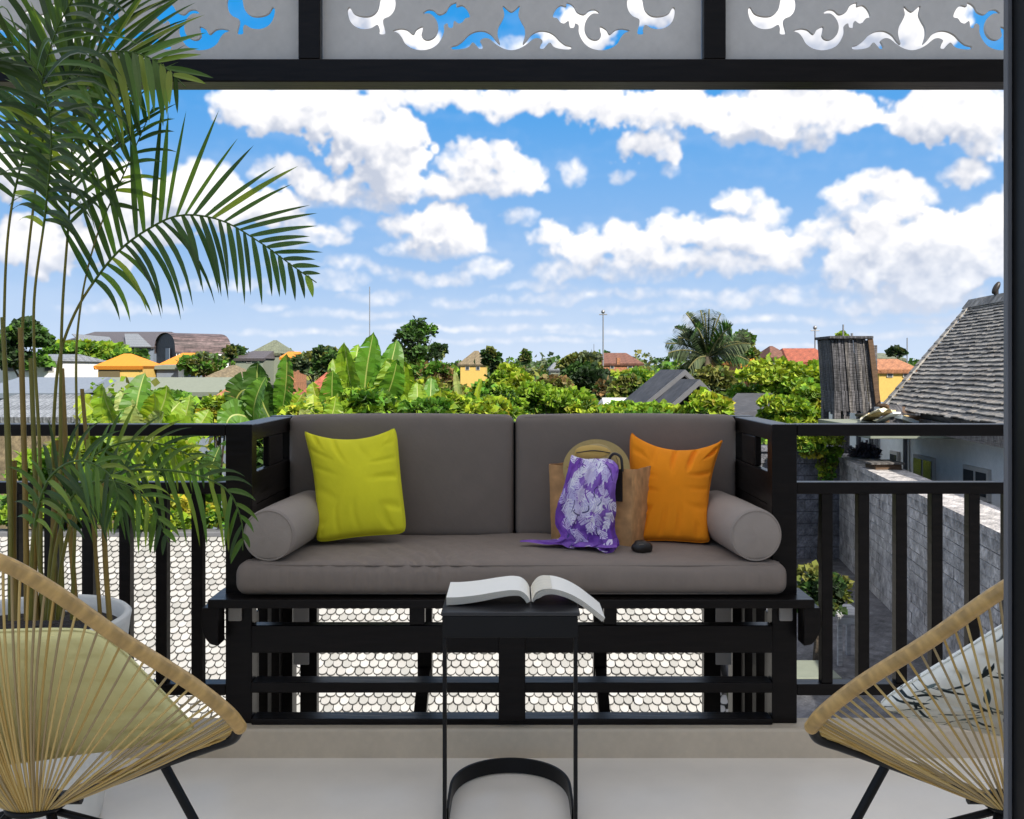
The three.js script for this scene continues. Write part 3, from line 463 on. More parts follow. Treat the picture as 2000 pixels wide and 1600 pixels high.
// ------------------------------------------------------------------ side table and open book
{
  const d = 2.73, k = d / F, X = (px) => (px - CX) * k, x0 = X(861), x1 = X(1133), h = 0.637, zb = -3.05;
  const t = thing('side_table', 'small black metal side table with a half round foot, in front of the sofa', 'side table', V(0, 0, -2.88));
  part('table_top', box(x0, x1, h - 0.012, h, zb, -d, 0.003), phys([0.016, 0.016, 0.018], { roughness: 0.34, bumpMap: grainBump, bumpScale: 0.0004 }), t);
  const ax0 = x0 + 0.004, ax1 = x1 - 0.006;
  part('apron', box(ax0, ax1, h - 0.075, h - 0.0125, -d - 0.016, -d - 0.002, 0.002), M.blackMetal, t);
  for (const [a, b] of [[ax0, ax0 + 0.012], [ax1 - 0.012, ax1]]) { part('apron', box(a, b, h - 0.075, h - 0.0125, zb + 0.01, -d - 0.017, 0.002), M.blackMetal, t); part('leg', box(a + 0.0005, b - 0.0005, 0.003, h - 0.0755, -d - 0.034, -d - 0.004, 0.002), M.blackMetal, t); }
  const pts = []; const rx = (ax1 - ax0) / 2 - 0.012, cx = (ax0 + ax1) / 2; // standing band bent to a half round
  for (let i = 0; i <= 40; i++) { const a = Math.PI * i / 40; pts.push(V(cx - rx * Math.cos(a), 0, -2.90 - 0.225 * Math.pow(Math.sin(a), 0.8))); }
  pts.unshift(V(cx - rx, 0, -2.765)); pts.push(V(cx + rx, 0, -2.765));
  const c = new THREE.CatmullRomCurve3(pts), N = 90;
  const strip = (off, y0, y1) => gridGeo(N, 1, (u, v) => { const p = c.getPoint(u), tn = c.getTangent(u); return V(p.x - tn.z * off, lerp(y0, y1, v), p.z + tn.x * off); });
  const lid = (y) => gridGeo(N, 1, (u, v) => { const p = c.getPoint(u), tn = c.getTangent(u), off = lerp(-0.004, 0.004, v); return V(p.x - tn.z * off, y, p.z + tn.x * off); });
  part('foot_band', merge([strip(-0.004, 0.004, 0.052), strip(0.004, 0.004, 0.052), lid(0.004), lid(0.052)]), M.blackMetal, t);
  // book
  const sx = X(1030) + 0.012, zf = -2.80, zk = -2.985, b = thing('open_book', 'thick open book lying face up across the side table', 'book', V(sx, h, -2.89));
  const L = [[-0.252, 0.026], [-0.215, 0.027], [-0.16, 0.033], [-0.10, 0.043], [-0.055, 0.048], [-0.028, 0.044], [-0.010, 0.029], [-0.002, 0.014]], Rr = [[0.002, 0.014], [0.010, 0.030], [0.030, 0.046], [0.062, 0.051], [0.105, 0.041], [0.150, 0.018], [0.185, -0.008], [0.220, -0.036]];
  const block = (P, th, curl) => {
    const cu = new THREE.CatmullRomCurve3(P.map(([x, y]) => V(sx + x, h + y, 0)), false, 'centripetal');
    const pt = (u, v, w) => { const p = cu.getPoint(u), tn = cu.getTangent(u), tt = th(u); const n = V(-tn.y, tn.x, 0).multiplyScalar(tn.x >= 0 ? 1 : -1); p.addScaledVector(n, -tt * (1 - w)); p.z = lerp(zf, zk, v) + 0.004 * (1 - w) * (v - 0.5); p.y += curl(u, v); return p; };
    const topG = gridGeo(40, 8, (u, v) => pt(u, v, 1)), botG = gridGeo(40, 8, (u, v) => pt(u, v, 0));
    const sides = [gridGeo(40, 3, (u, v) => pt(u, 0, v)), gridGeo(40, 3, (u, v) => pt(u, 1, v)), gridGeo(8, 3, (u, v) => pt(0, u, v)), gridGeo(8, 3, (u, v) => pt(1, u, v))];
    return [topG, merge([botG, ...sides]), pt];
  };
  const [lt, le] = block(L, (u) => 0.021 * (1 - 0.55 * u) + 0.003, (u, v) => 0.004 * v * (1 - u)); const [rt, re] = block(Rr, (u) => 0.006 + 0.012 * sstep(0, 0.25, u) * (1 - 0.35 * u), () => 0);
  part('page', lt, M.paper, b); part('page', rt, M.paper, b); part('page_block', le, M.pageEdge, b); part('page_block', re, M.pageEdge, b);
  // a lifted sheet near the spine, crumpled
  const sh = new THREE.CatmullRomCurve3([V(sx + 0.004, h + 0.02, 0), V(sx + 0.014, h + 0.037, 0), V(sx + 0.035, h + 0.0515, 0), V(sx + 0.062, h + 0.0545, 0)]);
  part('loose_page', gridGeo(24, 30, (u, v) => { const p = sh.getPoint(u); p.z = lerp(zf + 0.001, zk + 0.01, v); p.y += 0.0022 * Math.sin(v * 30 + u * 6) * sstep(0, 0.4, u); return p; }), std([0.74, 0.68, 0.56]), b, 'crinkled cream page near the fold');
}

// ------------------------------------------------------------------ corded lounge chairs, backs to the camera
function loungeChair(label, cx, dz, side, group) {
  const c = V(cx, 0, -1.9 + dz), t = thing('lounge_chair', label, 'chair', c, group), w = (x, y, z) => V(c.x + x, y, c.z + z);
  const H = [[0.467, 0.608, -0.03], [0.455, 0.642, -0.005], [0.395, 0.712, 0.03], [0.282, 0.823, 0.10], [0.1775, 0.931, 0.16], [0.0965, 0.991, 0.19]];
  const rimPts = [...H.map(([x, y, z]) => w(x, y, z)), w(0, 1.018, 0.205), ...[...H].reverse().map(([x, y, z]) => w(-x, y, z))];
  const rim = new THREE.CatmullRomCurve3(rimPts, false, 'centripetal');
  const rg = new THREE.TubeGeometry(rim, 140, 0.0145, 14); { const q = rg.attributes.uv; for (let i = 0; i < q.count; i++) q.setXY(i, q.getX(i) * 2.0, q.getY(i) * 0.25); }
  const caps = [0, 1].map((u) => { const p = rim.getPoint(u); return new THREE.SphereGeometry(0.0145, 14, 8).translate(p.x, p.y, p.z); });
  part('rim', merge([rg, ...caps]), M.rattan, t);
  const Fp = [[0.465, 0.605, -0.032], [0.448, 0.578, -0.05], [0.395, 0.553, -0.07], [0.27, 0.492, -0.13], [0.127, 0.426, -0.18]];
  const front = new THREE.CatmullRomCurve3([...Fp.map(([x, y, z]) => w(x, y, z)), w(0.04, 0.392, -0.20), w(-0.04, 0.392, -0.20), ...[...Fp].reverse().map(([x, y, z]) => w(-x, y, z))], false, 'centripetal');
  part('frame_tube', new THREE.TubeGeometry(front, 120, 0.0115, 12), M.blackMetal, t);
  const bc = w(0, 0.405, -0.13), br = 0.055;
  const ring = new THREE.TorusGeometry(br, 0.008, 8, 32); ring.rotateX(Math.PI / 2); ring.translate(bc.x, bc.y, bc.z); part('base_ring', ring, M.blackMetal, t);
  for (const s of [-1, 1]) {
    part('leg', merge([rod(w(s * 0.27, 0.492, -0.135), w(s * 0.52, 0.003, -0.16), 0.0105), new THREE.SphereGeometry(0.0125, 10, 8).translate(...w(s * 0.52, 0.0125, -0.16).toArray())]), M.blackMetal, t);
    part('leg', merge([rod(w(s * 0.04, 0.398, -0.11), w(s * 0.36, 0.003, 0.28), 0.0105), new THREE.SphereGeometry(0.0125, 10, 8).translate(...w(s * 0.36, 0.0125, 0.28).toArray())]), M.blackMetal, t);
    part('brace', rod(w(s * 0.03, 0.392, -0.13), w(s * 0.40, 0.285, -0.148), 0.0085), M.blackMetal, t);
  }
  part('crossbar', rod(w(-0.07, 0.388, -0.19), w(0.07, 0.388, -0.19), 0.012), M.blackMetal, t);
  // cords from the rim to the base ring, each wound round the rim
  const n = 74, shared = [M.cord, M.cordPale, std([0.36, 0.265, 0.125], { roughness: 0.5 })], rnd = mulberry(side > 0 ? 11 : 12);
  for (let i = 0; i < n; i++) {
    const u = (i + 0.5) / n, a = rim.getPoint(u), f = u * 2 - 1, ang = f * 1.35;
    const b = V(bc.x - br * Math.sin(ang), bc.y + 0.004 * (i % 2), bc.z + br * Math.cos(ang) * 0.9), mid = a.clone().lerp(b, 0.5); mid.x += (rnd() - 0.5) * 0.010; mid.y -= 0.010 + rnd() * 0.012; mid.z += 0.05 * (1 - f * f);
    const path = new THREE.QuadraticBezierCurve3(a, mid, b);
    const g = new THREE.TubeGeometry(path, 12, 0.0026, 5);
    part('cord', g, shared[(i * 7 + (rnd() * 2 | 0)) % 3], t);
  }
  const m = 46; // seat cords from the frame tube back to the ring
  for (let i = 0; i < m; i++) {
    const u = 0.02 + 0.96 * (i + 0.5) / m, a = front.getPoint(u); if (Math.abs(a.x - c.x) < 0.07) continue;
    const e = rim.getPoint(u < 0.5 ? 0.10 * (u / 0.5) + 0.0 : 1 - 0.10 * ((1 - u) / 0.5)), b = V(bc.x + br * Math.sign(a.x - c.x) * 0.9, bc.y + 0.01, bc.z - 0.03);
    const mid = a.clone().lerp(b, 0.5); mid.y += 0.012 + 0.012 * rnd(); mid.z += 0.035 * rnd();
    part('cord', new THREE.TubeGeometry(new THREE.QuadraticBezierCurve3(a.clone().lerp(e, 0.15), mid, b), 10, 0.003, 5), shared[(i * 5) % 3], t);
  }
  return { t, w };
}
const chairL = loungeChair('corded lounge chair with a cane rim in front of the white palm pot', -1.03, 0, 1, 'corded lounge chairs');
const chairR = loungeChair('corded lounge chair with a cane rim beside the door jamb, holding a white printed cushion', 1.075, 0, -1, 'corded lounge chairs');
pillow('pale_cushion', 'large pale yellow green cushion seen through the cords of the chair by the palm pot', [chairL.w(-0.34, 0.80, 0.0), chairL.w(0.19, 0.815, -0.01), chairL.w(0.37, 0.56, -0.11), chairL.w(-0.30, 0.45, -0.16)], [0.0, 0.0, 0.02, 0.02], 0.055, fabric([0.76, 0.70, 0.33]), 0.4);
{ // white cushion with dark brushwork leaves
  const cv = document.createElement('canvas'); cv.width = cv.height = 512; const c = cv.getContext('2d'), rnd = mulberry(31), q = (a, b) => a + (b - a) * rnd();
  c.fillStyle = '#f3f3ec'; c.fillRect(0, 0, 512, 512);
  for (let i = 0; i < 150; i++) { const x = q(0, 512), y = q(0, 512), a = q(0, 6.3), l = q(26, 74); c.save(); c.translate(x, y); c.rotate(a); c.fillStyle = ['#26353b', '#3d5054', '#1b2528', '#66787a'][i % 4]; c.beginPath(); c.moveTo(0, 0); c.quadraticCurveTo(l * 0.4, -l * q(0.16, 0.3), l, 0); c.quadraticCurveTo(l * 0.5, l * q(0.02, 0.14), 0, 0); c.fill(); if (i % 2) { c.strokeStyle = '#26353b'; c.lineWidth = 2.5; c.beginPath(); c.moveTo(0, 0); c.quadraticCurveTo(-l * 0.3, 6, -l * 0.7, q(-12, 12)); c.stroke(); } c.restore(); }
  const tex = new THREE.CanvasTexture(cv); tex.colorSpace = THREE.SRGBColorSpace; tex.wrapS = tex.wrapT = THREE.RepeatWrapping; tex.repeat.set(2.6, 2.6);
  pillow('printed_cushion', 'white cushion with dark leaf print lying in the right corded chair', [chairR.w(-0.02, 0.86, -0.02), chairR.w(0.36, 0.78, 0.02), chairR.w(0.22, 0.50, -0.17), chairR.w(-0.30, 0.60, -0.17)], [0.0, 0.03, 0.0, 0.02], 0.055, phys([0.95, 0.95, 0.93], { map: tex, roughness: 0.9 }), 0.8);
}

// ------------------------------------------------------------------ leaves
const GEO = () => ({ pos: [], col: [] });
function tri(b, p, q, r, c) { b.pos.push(p.x, p.y, p.z, q.x, q.y, q.z, r.x, r.y, r.z); for (let k = 0; k < 3; k++) b.col.push(c[0], c[1], c[2]); }
function endGeo(b, smooth) { const g = new THREE.BufferGeometry(); g.setAttribute('position', new THREE.Float32BufferAttribute(b.pos, 3)); g.setAttribute('color', new THREE.Float32BufferAttribute(b.col, 3)); g.setAttribute('uv', new THREE.Float32BufferAttribute(new Float32Array(b.pos.length / 3 * 2), 2)); g.computeVertexNormals(); if (smooth) smoothNormals(g); return g; }
// a blade: narrow leaf from a, along dir, bending towards sag; folded along its rib
function blade(b, a, dir, len, wid, sag, c, seg = 6, fold = 0.35, up = V(0, 1, 0)) {
  const d = dir.clone().normalize(), p = a.clone(), L = [], step = len / seg; let s = d.clone().cross(up); if (s.lengthSq() < 1e-4) s.set(1, 0, 0); s.normalize();
  for (let i = 0; i <= seg; i++) {
    const t = i / seg, w = wid * Math.pow(Math.sin(Math.PI * Math.min(0.06 + t * 0.94, 1) ** 0.7), 0.75) * 0.5, nn = s.clone().cross(d).normalize();
    L.push([p.clone(), p.clone().addScaledVector(s, w).addScaledVector(nn, w * fold), p.clone().addScaledVector(s, -w).addScaledVector(nn, w * fold)]);
    d.addScaledVector(V(0, -1, 0), sag / seg * (0.4 + 1.2 * t)).normalize(); p.addScaledVector(d, step);
  }
  for (let i = 0; i < seg; i++) for (const k of [1, 2]) { tri(b, L[i][0], L[i][k], L[i + 1][k], c); tri(b, L[i][0], L[i + 1][k], L[i + 1][0], c); }
}
const tint = (c, v) => { const f = 1 + v * (R() * 2 - 1), h = v * 0.4 * (R() * 2 - 1); return [c[0] * f * (1 + h), c[1] * f, c[2] * f]; };

// ------------------------------------------------------------------ potted palm
{
  R = mulberry(21);
  const pc = at(52, 1215, 2.78); pc.y = 0.001;
  const pot = thing('plant_pot', 'large round white pot behind the left lounge chair', 'plant pot', pc);
  const prof = [[0.001, 0], [0.19, 0], [0.205, 0.012], [0.245, 0.25], [0.272, 0.48], [0.284, 0.585], [0.288, 0.602], [0.280, 0.61], [0.266, 0.606], [0.258, 0.58], [0.25, 0.54]];
  const pg = new THREE.LatheGeometry(prof.map(([x, y]) => new THREE.Vector2(x, y)), 64); pg.translate(pc.x, pc.y, pc.z); part('pot_body', pg, M.pot, pot);
  const sg = gridGeo(40, 12, (u, v) => V(pc.x + Math.cos(u * PI2) * 0.254 * v, 0.565 + 0.012 * noise(Math.cos(u * PI2) * v * 0.3, Math.sin(u * PI2) * v * 0.3), pc.z + Math.sin(u * PI2) * 0.254 * v)); part('soil', sg, M.soil, pot);
  const base = V(pc.x, 0.56, pc.z), palm = thing('potted_palm', 'tall feathery green palm growing in the white pot, left of the sofa', 'palm', base);
  const G = { dark: [0.045, 0.098, 0.008], mid: [0.10, 0.195, 0.010], lite: [0.25, 0.335, 0.02], cane: [0.30, 0.27, 0.045], gold: [0.42, 0.28, 0.06] };
  let left = 296; const rest = GEO();
  // pts: [px, py, d] along cane and rib; t0: where leaflets begin; up / dn: leaflet length in metres on the two sides; sag: how they droop
  function frond(pts, o) {
    const P = pts.map((p) => at(...p)), cu = new THREE.CatmullRomCurve3(P, false, 'centripetal'), N = 60, r0 = o.r ?? 0.0065;
    const g = new THREE.TubeGeometry(cu, N, 1, 7), q = g.attributes.position, nm = new Float32Array(q.count * 3);
    for (let i = 0; i <= N; i++) { const u = i / N, c = cu.getPointAt(u), rad = r0 * lerp(1, 0.22, u); for (let k = 0; k <= 7; k++) { const j = i * 8 + k; q.setXYZ(j, c.x + (q.getX(j) - c.x) * rad, c.y + (q.getY(j) - c.y) * rad, c.z + (q.getZ(j) - c.z) * rad); const cc = o.gold && u < o.gold ? G.gold : u < o.t0 ? G.cane : G.mid, f = 0.85 + 0.3 * noise(u * 3, 0.2); nm.set([cc[0] * f, cc[1] * f, cc[2] * f], j * 3); } }
    g.setAttribute('color', new THREE.BufferAttribute(nm, 3));
    const f = part('frond', g, M.leafSolid, palm), n = o.n;
    for (let i = 0; i < n; i++) for (const side of [1, -1]) {
      const s = (i + (side > 0 ? 0.25 : 0.7) + rr(-0.18, 0.18)) / n, u = lerp(o.t0, 0.985, s), a = cu.getPointAt(clamp(u, 0, 1)), tn = cu.getTangentAt(clamp(u, 0, 1));
      const pn = V(-tn.y, tn.x, 0).normalize().multiplyScalar(side), dep = V(0, 0, 1).multiplyScalar((o.z ?? 0.35) * (side > 0 ? -1 : 1) + rr(-0.35, 0.35));
      const lean = lerp(o.a0 ?? 0.45, 1.5, s * s), dir = tn.clone().multiplyScalar(lean + rr(-0.08, 0.08)).addScaledVector(pn, side > 0 ? 1 : o.dnk ?? 1).add(dep).normalize();
      const env = Math.pow(Math.sin(Math.PI * clamp(0.12 + 0.83 * s, 0, 1)), 0.7), len = (side > 0 ? o.up * (1 - (o.taper ?? 0) * s) : o.dn * (1 - 0.6 * (o.taper ?? 0) * s)) * env * rr(0.85, 1.1); if (len < 0.03) continue;
      const b = left > 0 ? GEO() : rest, sg2 = (side > 0 ? o.sagUp ?? o.sag : o.sag) * rr(0.7, 1.3), up = V(rr(-0.4, 0.4), 0.5, 1);
      blade(b, a, dir, len, (o.w ?? 0.02) * rr(0.8, 1.15), sg2, tint(R() < (o.lite ?? 0.15) ? G.lite : R() < (o.darkness ?? 0.55) ? G.dark : G.mid, 0.25), 7, 0.3, up);
      if (b !== rest) { left--; part('leaflet', endGeo(b), M.leafSolid, f); }
    }
  }
  // the arching frond over the view
  frond([[112, 1205, 2.78], [104, 1000, 2.78], [106, 800, 2.76], [118, 690, 2.74], [146, 612, 2.7], [182, 552, 2.66], [232, 490, 2.62], [290, 447, 2.58], [350, 421, 2.55], [430, 430, 2.52], [510, 475, 2.50], [575, 522, 2.49], [618, 552, 2.48]], { t0: 0.56, n: 27, up: 0.45, dn: 0.33, sag: 1.5, sagUp: 0.12, a0: 0.35, dnk: 0.9, z: 0.2, taper: 0.68, w: 0.016, darkness: 0.75, lite: 0.06 });
  // uprights that carry the head of fronds at the top
  frond([[122, 1205, 2.74], [118, 900, 2.74], [121, 620, 2.72], [136, 400, 2.7], [147, 180, 2.66], [170, 60, 2.62], [215, -60, 2.56]], { t0: 0.60, n: 26, up: 0.34, dn: 0.46, sag: 0.35, sagUp: 0.6, a0: 0.9, z: 0.25, w: 0.018, lite: 0.12 });
  frond([[60, 1210, 2.82], [46, 900, 2.82], [44, 640, 2.8], [62, 430, 2.75], [92, 240, 2.66], [150, 130, 2.56], [230, 100, 2.48], [310, 122, 2.42], [362, 170, 2.40]], { t0: 0.66, n: 26, up: 0.26, dn: 0.30, sag: 1.3, sagUp: 0.2, z: 0.3, w: 0.018, lite: 0.25, darkness: 0.4 });
  frond([[30, 1210, 2.85], [14, 900, 2.85], [8, 620, 2.82], [20, 420, 2.74], [60, 250, 2.62], [110, 60, 2.5], [190, -80, 2.4]], { t0: 0.63, n: 24, up: 0.36, dn: 0.34, sag: 0.9, sagUp: 1.2, z: 0.3, w: 0.018, lite: 0.08 });
  frond([[80, 1210, 2.76], [78, 900, 2.72], [66, 600, 2.66], [90, 400, 2.56], [98, 240, 2.46], [60, 120, 2.36], [-20, 60, 2.3], [-110, 70, 2.25]], { t0: 0.63, n: 22, up: 0.24, dn: 0.32, sag: 1.6, sagUp: 1.6, z: 0.4, w: 0.019, lite: 0.05, darkness: 0.8 });
  frond([[140, 1210, 2.72], [150, 900, 2.70], [152, 640, 2.68], [186, 470, 2.66], [246, 330, 2.64], [300, 205, 2.62]], { t0: 0.78, n: 8, up: 0.20, dn: 0.16, sag: 0.5, w: 0.016, r: 0.0055, darkness: 0.7 });
  // lower fronds that fall in front of the railing
  frond([[112, 1210, 2.7], [124, 1080, 2.66], [160, 980, 2.6], [230, 925, 2.54], [310, 918, 2.5], [390, 930, 2.48], [446, 960, 2.47], [472, 1020, 2.47], [474, 1075, 2.47]], { t0: 0.34, n: 17, up: 0.123, dn: 0.213, sag: 1.5, sagUp: 1.2, w: 0.014, lite: 0.35, darkness: 0.3 });
  frond([[96, 1210, 2.68], [112, 1060, 2.62], [150, 960, 2.54], [220, 940, 2.48], [290, 980, 2.44], [330, 1060, 2.43]], { t0: 0.36, n: 15, up: 0.131, dn: 0.180, sag: 1.2, w: 0.014, lite: 0.3, darkness: 0.35 });
  frond([[90, 1210, 2.74], [110, 1020, 2.74], [170, 900, 2.74], [260, 862, 2.76], [350, 880, 2.8], [420, 925, 2.84]], { t0: 0.36, n: 17, up: 0.139, dn: 0.197, sag: 1.1, sagUp: 0.6, w: 0.012, lite: 0.35, darkness: 0.3 });
  frond([[60, 1210, 2.66], [66, 1040, 2.6], [100, 930, 2.52], [160, 900, 2.46], [215, 930, 2.42], [240, 1010, 2.4]], { t0: 0.34, n: 15, up: 0.148, dn: 0.197, sag: 1.2, w: 0.014, lite: 0.3, darkness: 0.4 });
  const foliage = part('foliage', endGeo(rest), M.leafSolid, palm); foliage.userData.kind = 'stuff';
  // bare canes and sheaths at the foot
  for (const [x0, x1, y1, r] of [[20, 5, 620, 0.007], [52, 40, 640, 0.008], [86, 60, 700, 0.007], [150, 120, 720, 0.008], [196, 160, 760, 0.006], [214, 200, 940, 0.008], [100, 112, 860, 0.010], [34, 26, 900, 0.010], [70, 74, 930, 0.010]]) {
    const g = tube([at(x0, 1212, 2.74), at(lerp(x0, x1, 0.35) + rr(-6, 6), lerp(1212, y1, 0.4), 2.76), at(x1, y1, 2.8)], r, 20, 8), cc = new Float32Array(g.attributes.position.count * 3), k = R() < 0.6 ? G.gold : G.cane;
    for (let i = 0; i < cc.length; i += 3) { const f = 0.8 + 0.4 * noise(i * 0.001, r * 30); cc[i] = k[0] * f; cc[i + 1] = k[1] * f; cc[i + 2] = k[2] * f; } g.setAttribute('color', new THREE.BufferAttribute(cc, 3)); part('cane', g, M.leafSolid, palm);
  }
}

// ------------------------------------------------------------------ land
const landY = (x, z) => { const d = Math.hypot(x, z); return -5 + 4.6 * sstep(45, 240, d) + 0.5 * noise(x / 160, z / 160) * sstep(20, 80, d); };
{
  const g = gridGeo(140, 90, (u, v) => { const d = 3.9 + 2600 * Math.pow(v, 3.2), a = lerp(-1.45, 1.45, u), x = Math.sin(a) * d, z = -Math.cos(a) * d - 2; return V(x, landY(x, z) - 0.02, z); });
  const q = g.attributes.uv, p = g.attributes.position; for (let i = 0; i < q.count; i++) q.setXY(i, p.getX(i) / 7, p.getZ(i) / 7);
  structure('ground', g, M.ground);
}
// ------------------------------------------------------------------ plants
const C = { bright: [0.20, 0.33, 0.014], lime: [0.32, 0.41, 0.018], green: [0.095, 0.23, 0.014], deep: [0.05, 0.12, 0.016], dark: [0.028, 0.062, 0.016], olive: [0.17, 0.185, 0.03], yellow: [0.44, 0.40, 0.03], grey: [0.13, 0.17, 0.08], dry: [0.26, 0.17, 0.06], pale: [0.34, 0.40, 0.12] };
const mixc = (list) => list[Math.min(list.length - 1, R() * list.length | 0)];
// leaves spread through clumps that fill an ellipsoid
function crown(b, c, rx, ry, rz, n, size, cols, clumps = 14, long = 2.0) {
  const K = []; for (let k = 0; k < clumps; k++) { let v; do v = V(rr(-1, 1), rr(-1, 1), rr(-1, 1)); while (v.lengthSq() > 1); v.multiplyScalar(0.78); K.push([v, rr(0.24, 0.5), mixc(cols)]); }
  n = Math.round(n * 1.7); size *= 0.76;
  for (let i = 0; i < n; i++) {
    const [kv, kr, kc] = K[R() * clumps | 0]; const o = V(rr(-1, 1), rr(-1, 1), rr(-1, 1)).normalize(); o.y = Math.abs(o.y) * 0.9 + o.y * 0.1;
    const rad = kr * Math.pow(R(), 0.35), p = V(c.x + (kv.x + o.x * rad) * rx, c.y + (kv.y + o.y * rad) * ry, c.z + (kv.z + o.z * rad) * rz);
    const dir = o.clone().add(V(rr(-0.8, 0.8), rr(-0.9, 0.35), rr(-0.8, 0.8))).normalize(), s = size * rr(0.45, 1.6);
    const sd = dir.clone().cross(V(rr(-1, 1), rr(0.2, 1.2), rr(-1, 1))).normalize().multiplyScalar(s / long), nn = sd.clone().cross(dir).normalize().multiplyScalar(s * 0.12), col = tint(R() < 0.75 ? kc : mixc(cols), 0.4);
    const m = p.clone().addScaledVector(dir, s * 0.5), e = p.clone().addScaledVector(dir, s);
    tri(b, p, m.clone().add(sd).add(nn), e, col); tri(b, p, e, m.clone().sub(sd).add(nn), col);
  }
}
// px, top and width in the photograph's pixels; d metres away
function tree(name, label, px, top, wpx, hpx, d, n, cols, o = {}) {
  const s = d / F, c = at(px, top + hpx / 2, d), rx = wpx / 2 * s, ry = hpx / 2 * s, gy = o.foot ?? landY(c.x, c.z), base = V(c.x, gy, c.z);
  const t = thing(name, label, o.cat ?? 'tree', base, o.group), b = GEO();
  crown(b, c, rx * 1.12, ry * 1.08, (o.rz ?? rx) * 1.0, n, o.leaf ?? clamp(d * 0.0068, 0.10, 0.9), cols, o.clumps ?? 16, o.long ?? 2);
  part('crown', endGeo(b), M.leaf, t);
  const tr = o.trunk ?? Math.max(0.035, rx * 0.07), br = [rod(base, V(c.x + 0.1 * rx, c.y - ry * 0.1, c.z), tr * 1.3, tr * 0.7, 7)];
  for (let k = 0; k < 5; k++) { const a = k * 1.3 + px; br.push(rod(V(c.x + 0.05 * rx, lerp(gy, c.y, 0.72 + k * 0.05), c.z), V(c.x + Math.cos(a) * rx * 0.6, c.y + ry * rr(0, 0.5), c.z + Math.sin(a) * rx * 0.6), tr * 0.55, tr * 0.15, 5)); }
  part('trunk', merge(br), o.bark ?? M.bark, t); return t;
}
function bananaLeaf(parent, a, tip, wid, bow, c, o = {}) { // broad leaf along a curve from a to tip
  const mid = a.clone().lerp(tip, 0.5).add(bow), cu = new THREE.QuadraticBezierCurve3(a, mid, tip), L = a.distanceTo(tip), b = GEO(), N = 20, face = (o.face ?? V(rr(-0.5, 0.5), 0.3, 1)).clone().normalize(), rows = [];
  for (let i = 0; i <= N; i++) {
    const t = i / N, p = cu.getPoint(t), tn = cu.getTangent(t), s = tn.clone().cross(face).normalize(), nn = s.clone().cross(tn).normalize();
    const w = wid * 0.5 * Math.pow(clamp(Math.sin(Math.PI * clamp(0.03 + t * 0.97, 0, 1)), 0, 1), 0.5), tear = 0.92 + 0.12 * R(), f = o.fold ?? 0.32;
    rows.push([-1, -0.5, -0.045, 0.045, 0.5, 1].map((k) => p.clone().addScaledVector(s, k * w * (Math.abs(k) === 1 ? tear : 1)).addScaledVector(nn, Math.abs(k) * w * f + 0.06 * w * Math.sin(i * 2.1 + k * 3) * Math.abs(k)).add(V(0, -0.10 * w * k * k, 0))));
  }
  const rib = o.rib ?? [0.40, 0.46, 0.12], mixp = (p, q2, t) => p.clone().lerp(q2, t);
  for (let i = 0; i < N; i++) { // strips that hang a little apart where the wind has torn them
    const r0 = rows[i], r1 = rows[i + 1]; tri(b, r0[2], r0[3], r1[3], rib); tri(b, r0[2], r1[3], r1[2], rib);
    for (const [i0, i1, i2] of [[2, 1, 0], [3, 4, 5]]) { const g = R() < 0.3 ? rr(0.02, 0.3) : 0, dr = V(0, -wid * rr(0, 0.05), wid * rr(-0.06, 0.10)), cc = tint(c, 0.22), m0 = r0[i1], m1 = mixp(r1[i1], r0[i1], g * 0.5), e0 = r0[i2].clone().add(dr), e1 = mixp(r1[i2], r0[i2], g).add(dr); tri(b, r0[i0], m0, m1, cc); tri(b, r0[i0], m1, r1[i0], cc); tri(b, m0, e0, e1, cc); tri(b, m0, e1, m1, cc); }
  }
  part('leaf', endGeo(b), M.leafSolid, parent);
}
function banana(label, px, py, d, leaves, stemH) { // leaves: [base px, py, tip px, py, width px, bow x, bow y, colour, depth shift]
  const s = d / F, foot = at(px, py, d), t = thing('banana_plant', label, 'banana plant', V(foot.x, Math.max(landY(foot.x, foot.z), foot.y - (stemH ?? 3)), foot.z));
  const g = rod(t.position.clone(), foot, 0.13, 0.08, 10), n = g.attributes.position.count, cc = new Float32Array(n * 3).map((_, i) => [0.16, 0.19, 0.045][i % 3]); g.setAttribute('color', new THREE.BufferAttribute(cc, 3)); part('stem', g, M.leafSolid, t);
  for (const [x0, y0, x1, y1, w, bx, by, c, dz] of leaves) bananaLeaf(t, at(x0, y0, d), at(x1, y1, d + (dz ?? rr(-0.5, 0.3))), w * s, V(bx * s, -by * s, rr(-0.1, 0.2)), c);
  return t;
}
R = mulberry(77);
banana('tall bright banana plant with upright torn leaves behind the middle of the sofa back', 715, 830, 16, [
  [712, 820, 730, 648, 60, -16, 16, C.green], [700, 820, 672, 668, 58, -2, 20, C.bright], [722, 820, 775, 662, 60, 6, 26, C.green], [728, 818, 757, 700, 66, 44, -4, C.bright], [690, 820, 650, 700, 54, 0, 22, C.bright], [706, 818, 700, 672, 64, -16, 8, C.bright],
  [705, 825, 655, 740, 46, -20, -20, C.green], [730, 825, 776, 700, 50, 16, 0, C.green], [716, 828, 740, 730, 60, 24, -18, C.lime], [735, 830, 790, 770, 44, 10, -14, C.bright]]);
banana('banana plant with one broad paddle leaf and a pale rib, beside the tallest banana', 655, 850, 14.5, [[656, 845, 650, 722, 52, -4, 0, C.green], [650, 846, 610, 745, 40, -14, -10, C.bright], [660, 848, 690, 765, 44, 10, -6, C.green], [650, 850, 622, 790, 36, -10, -8, C.lime]]);
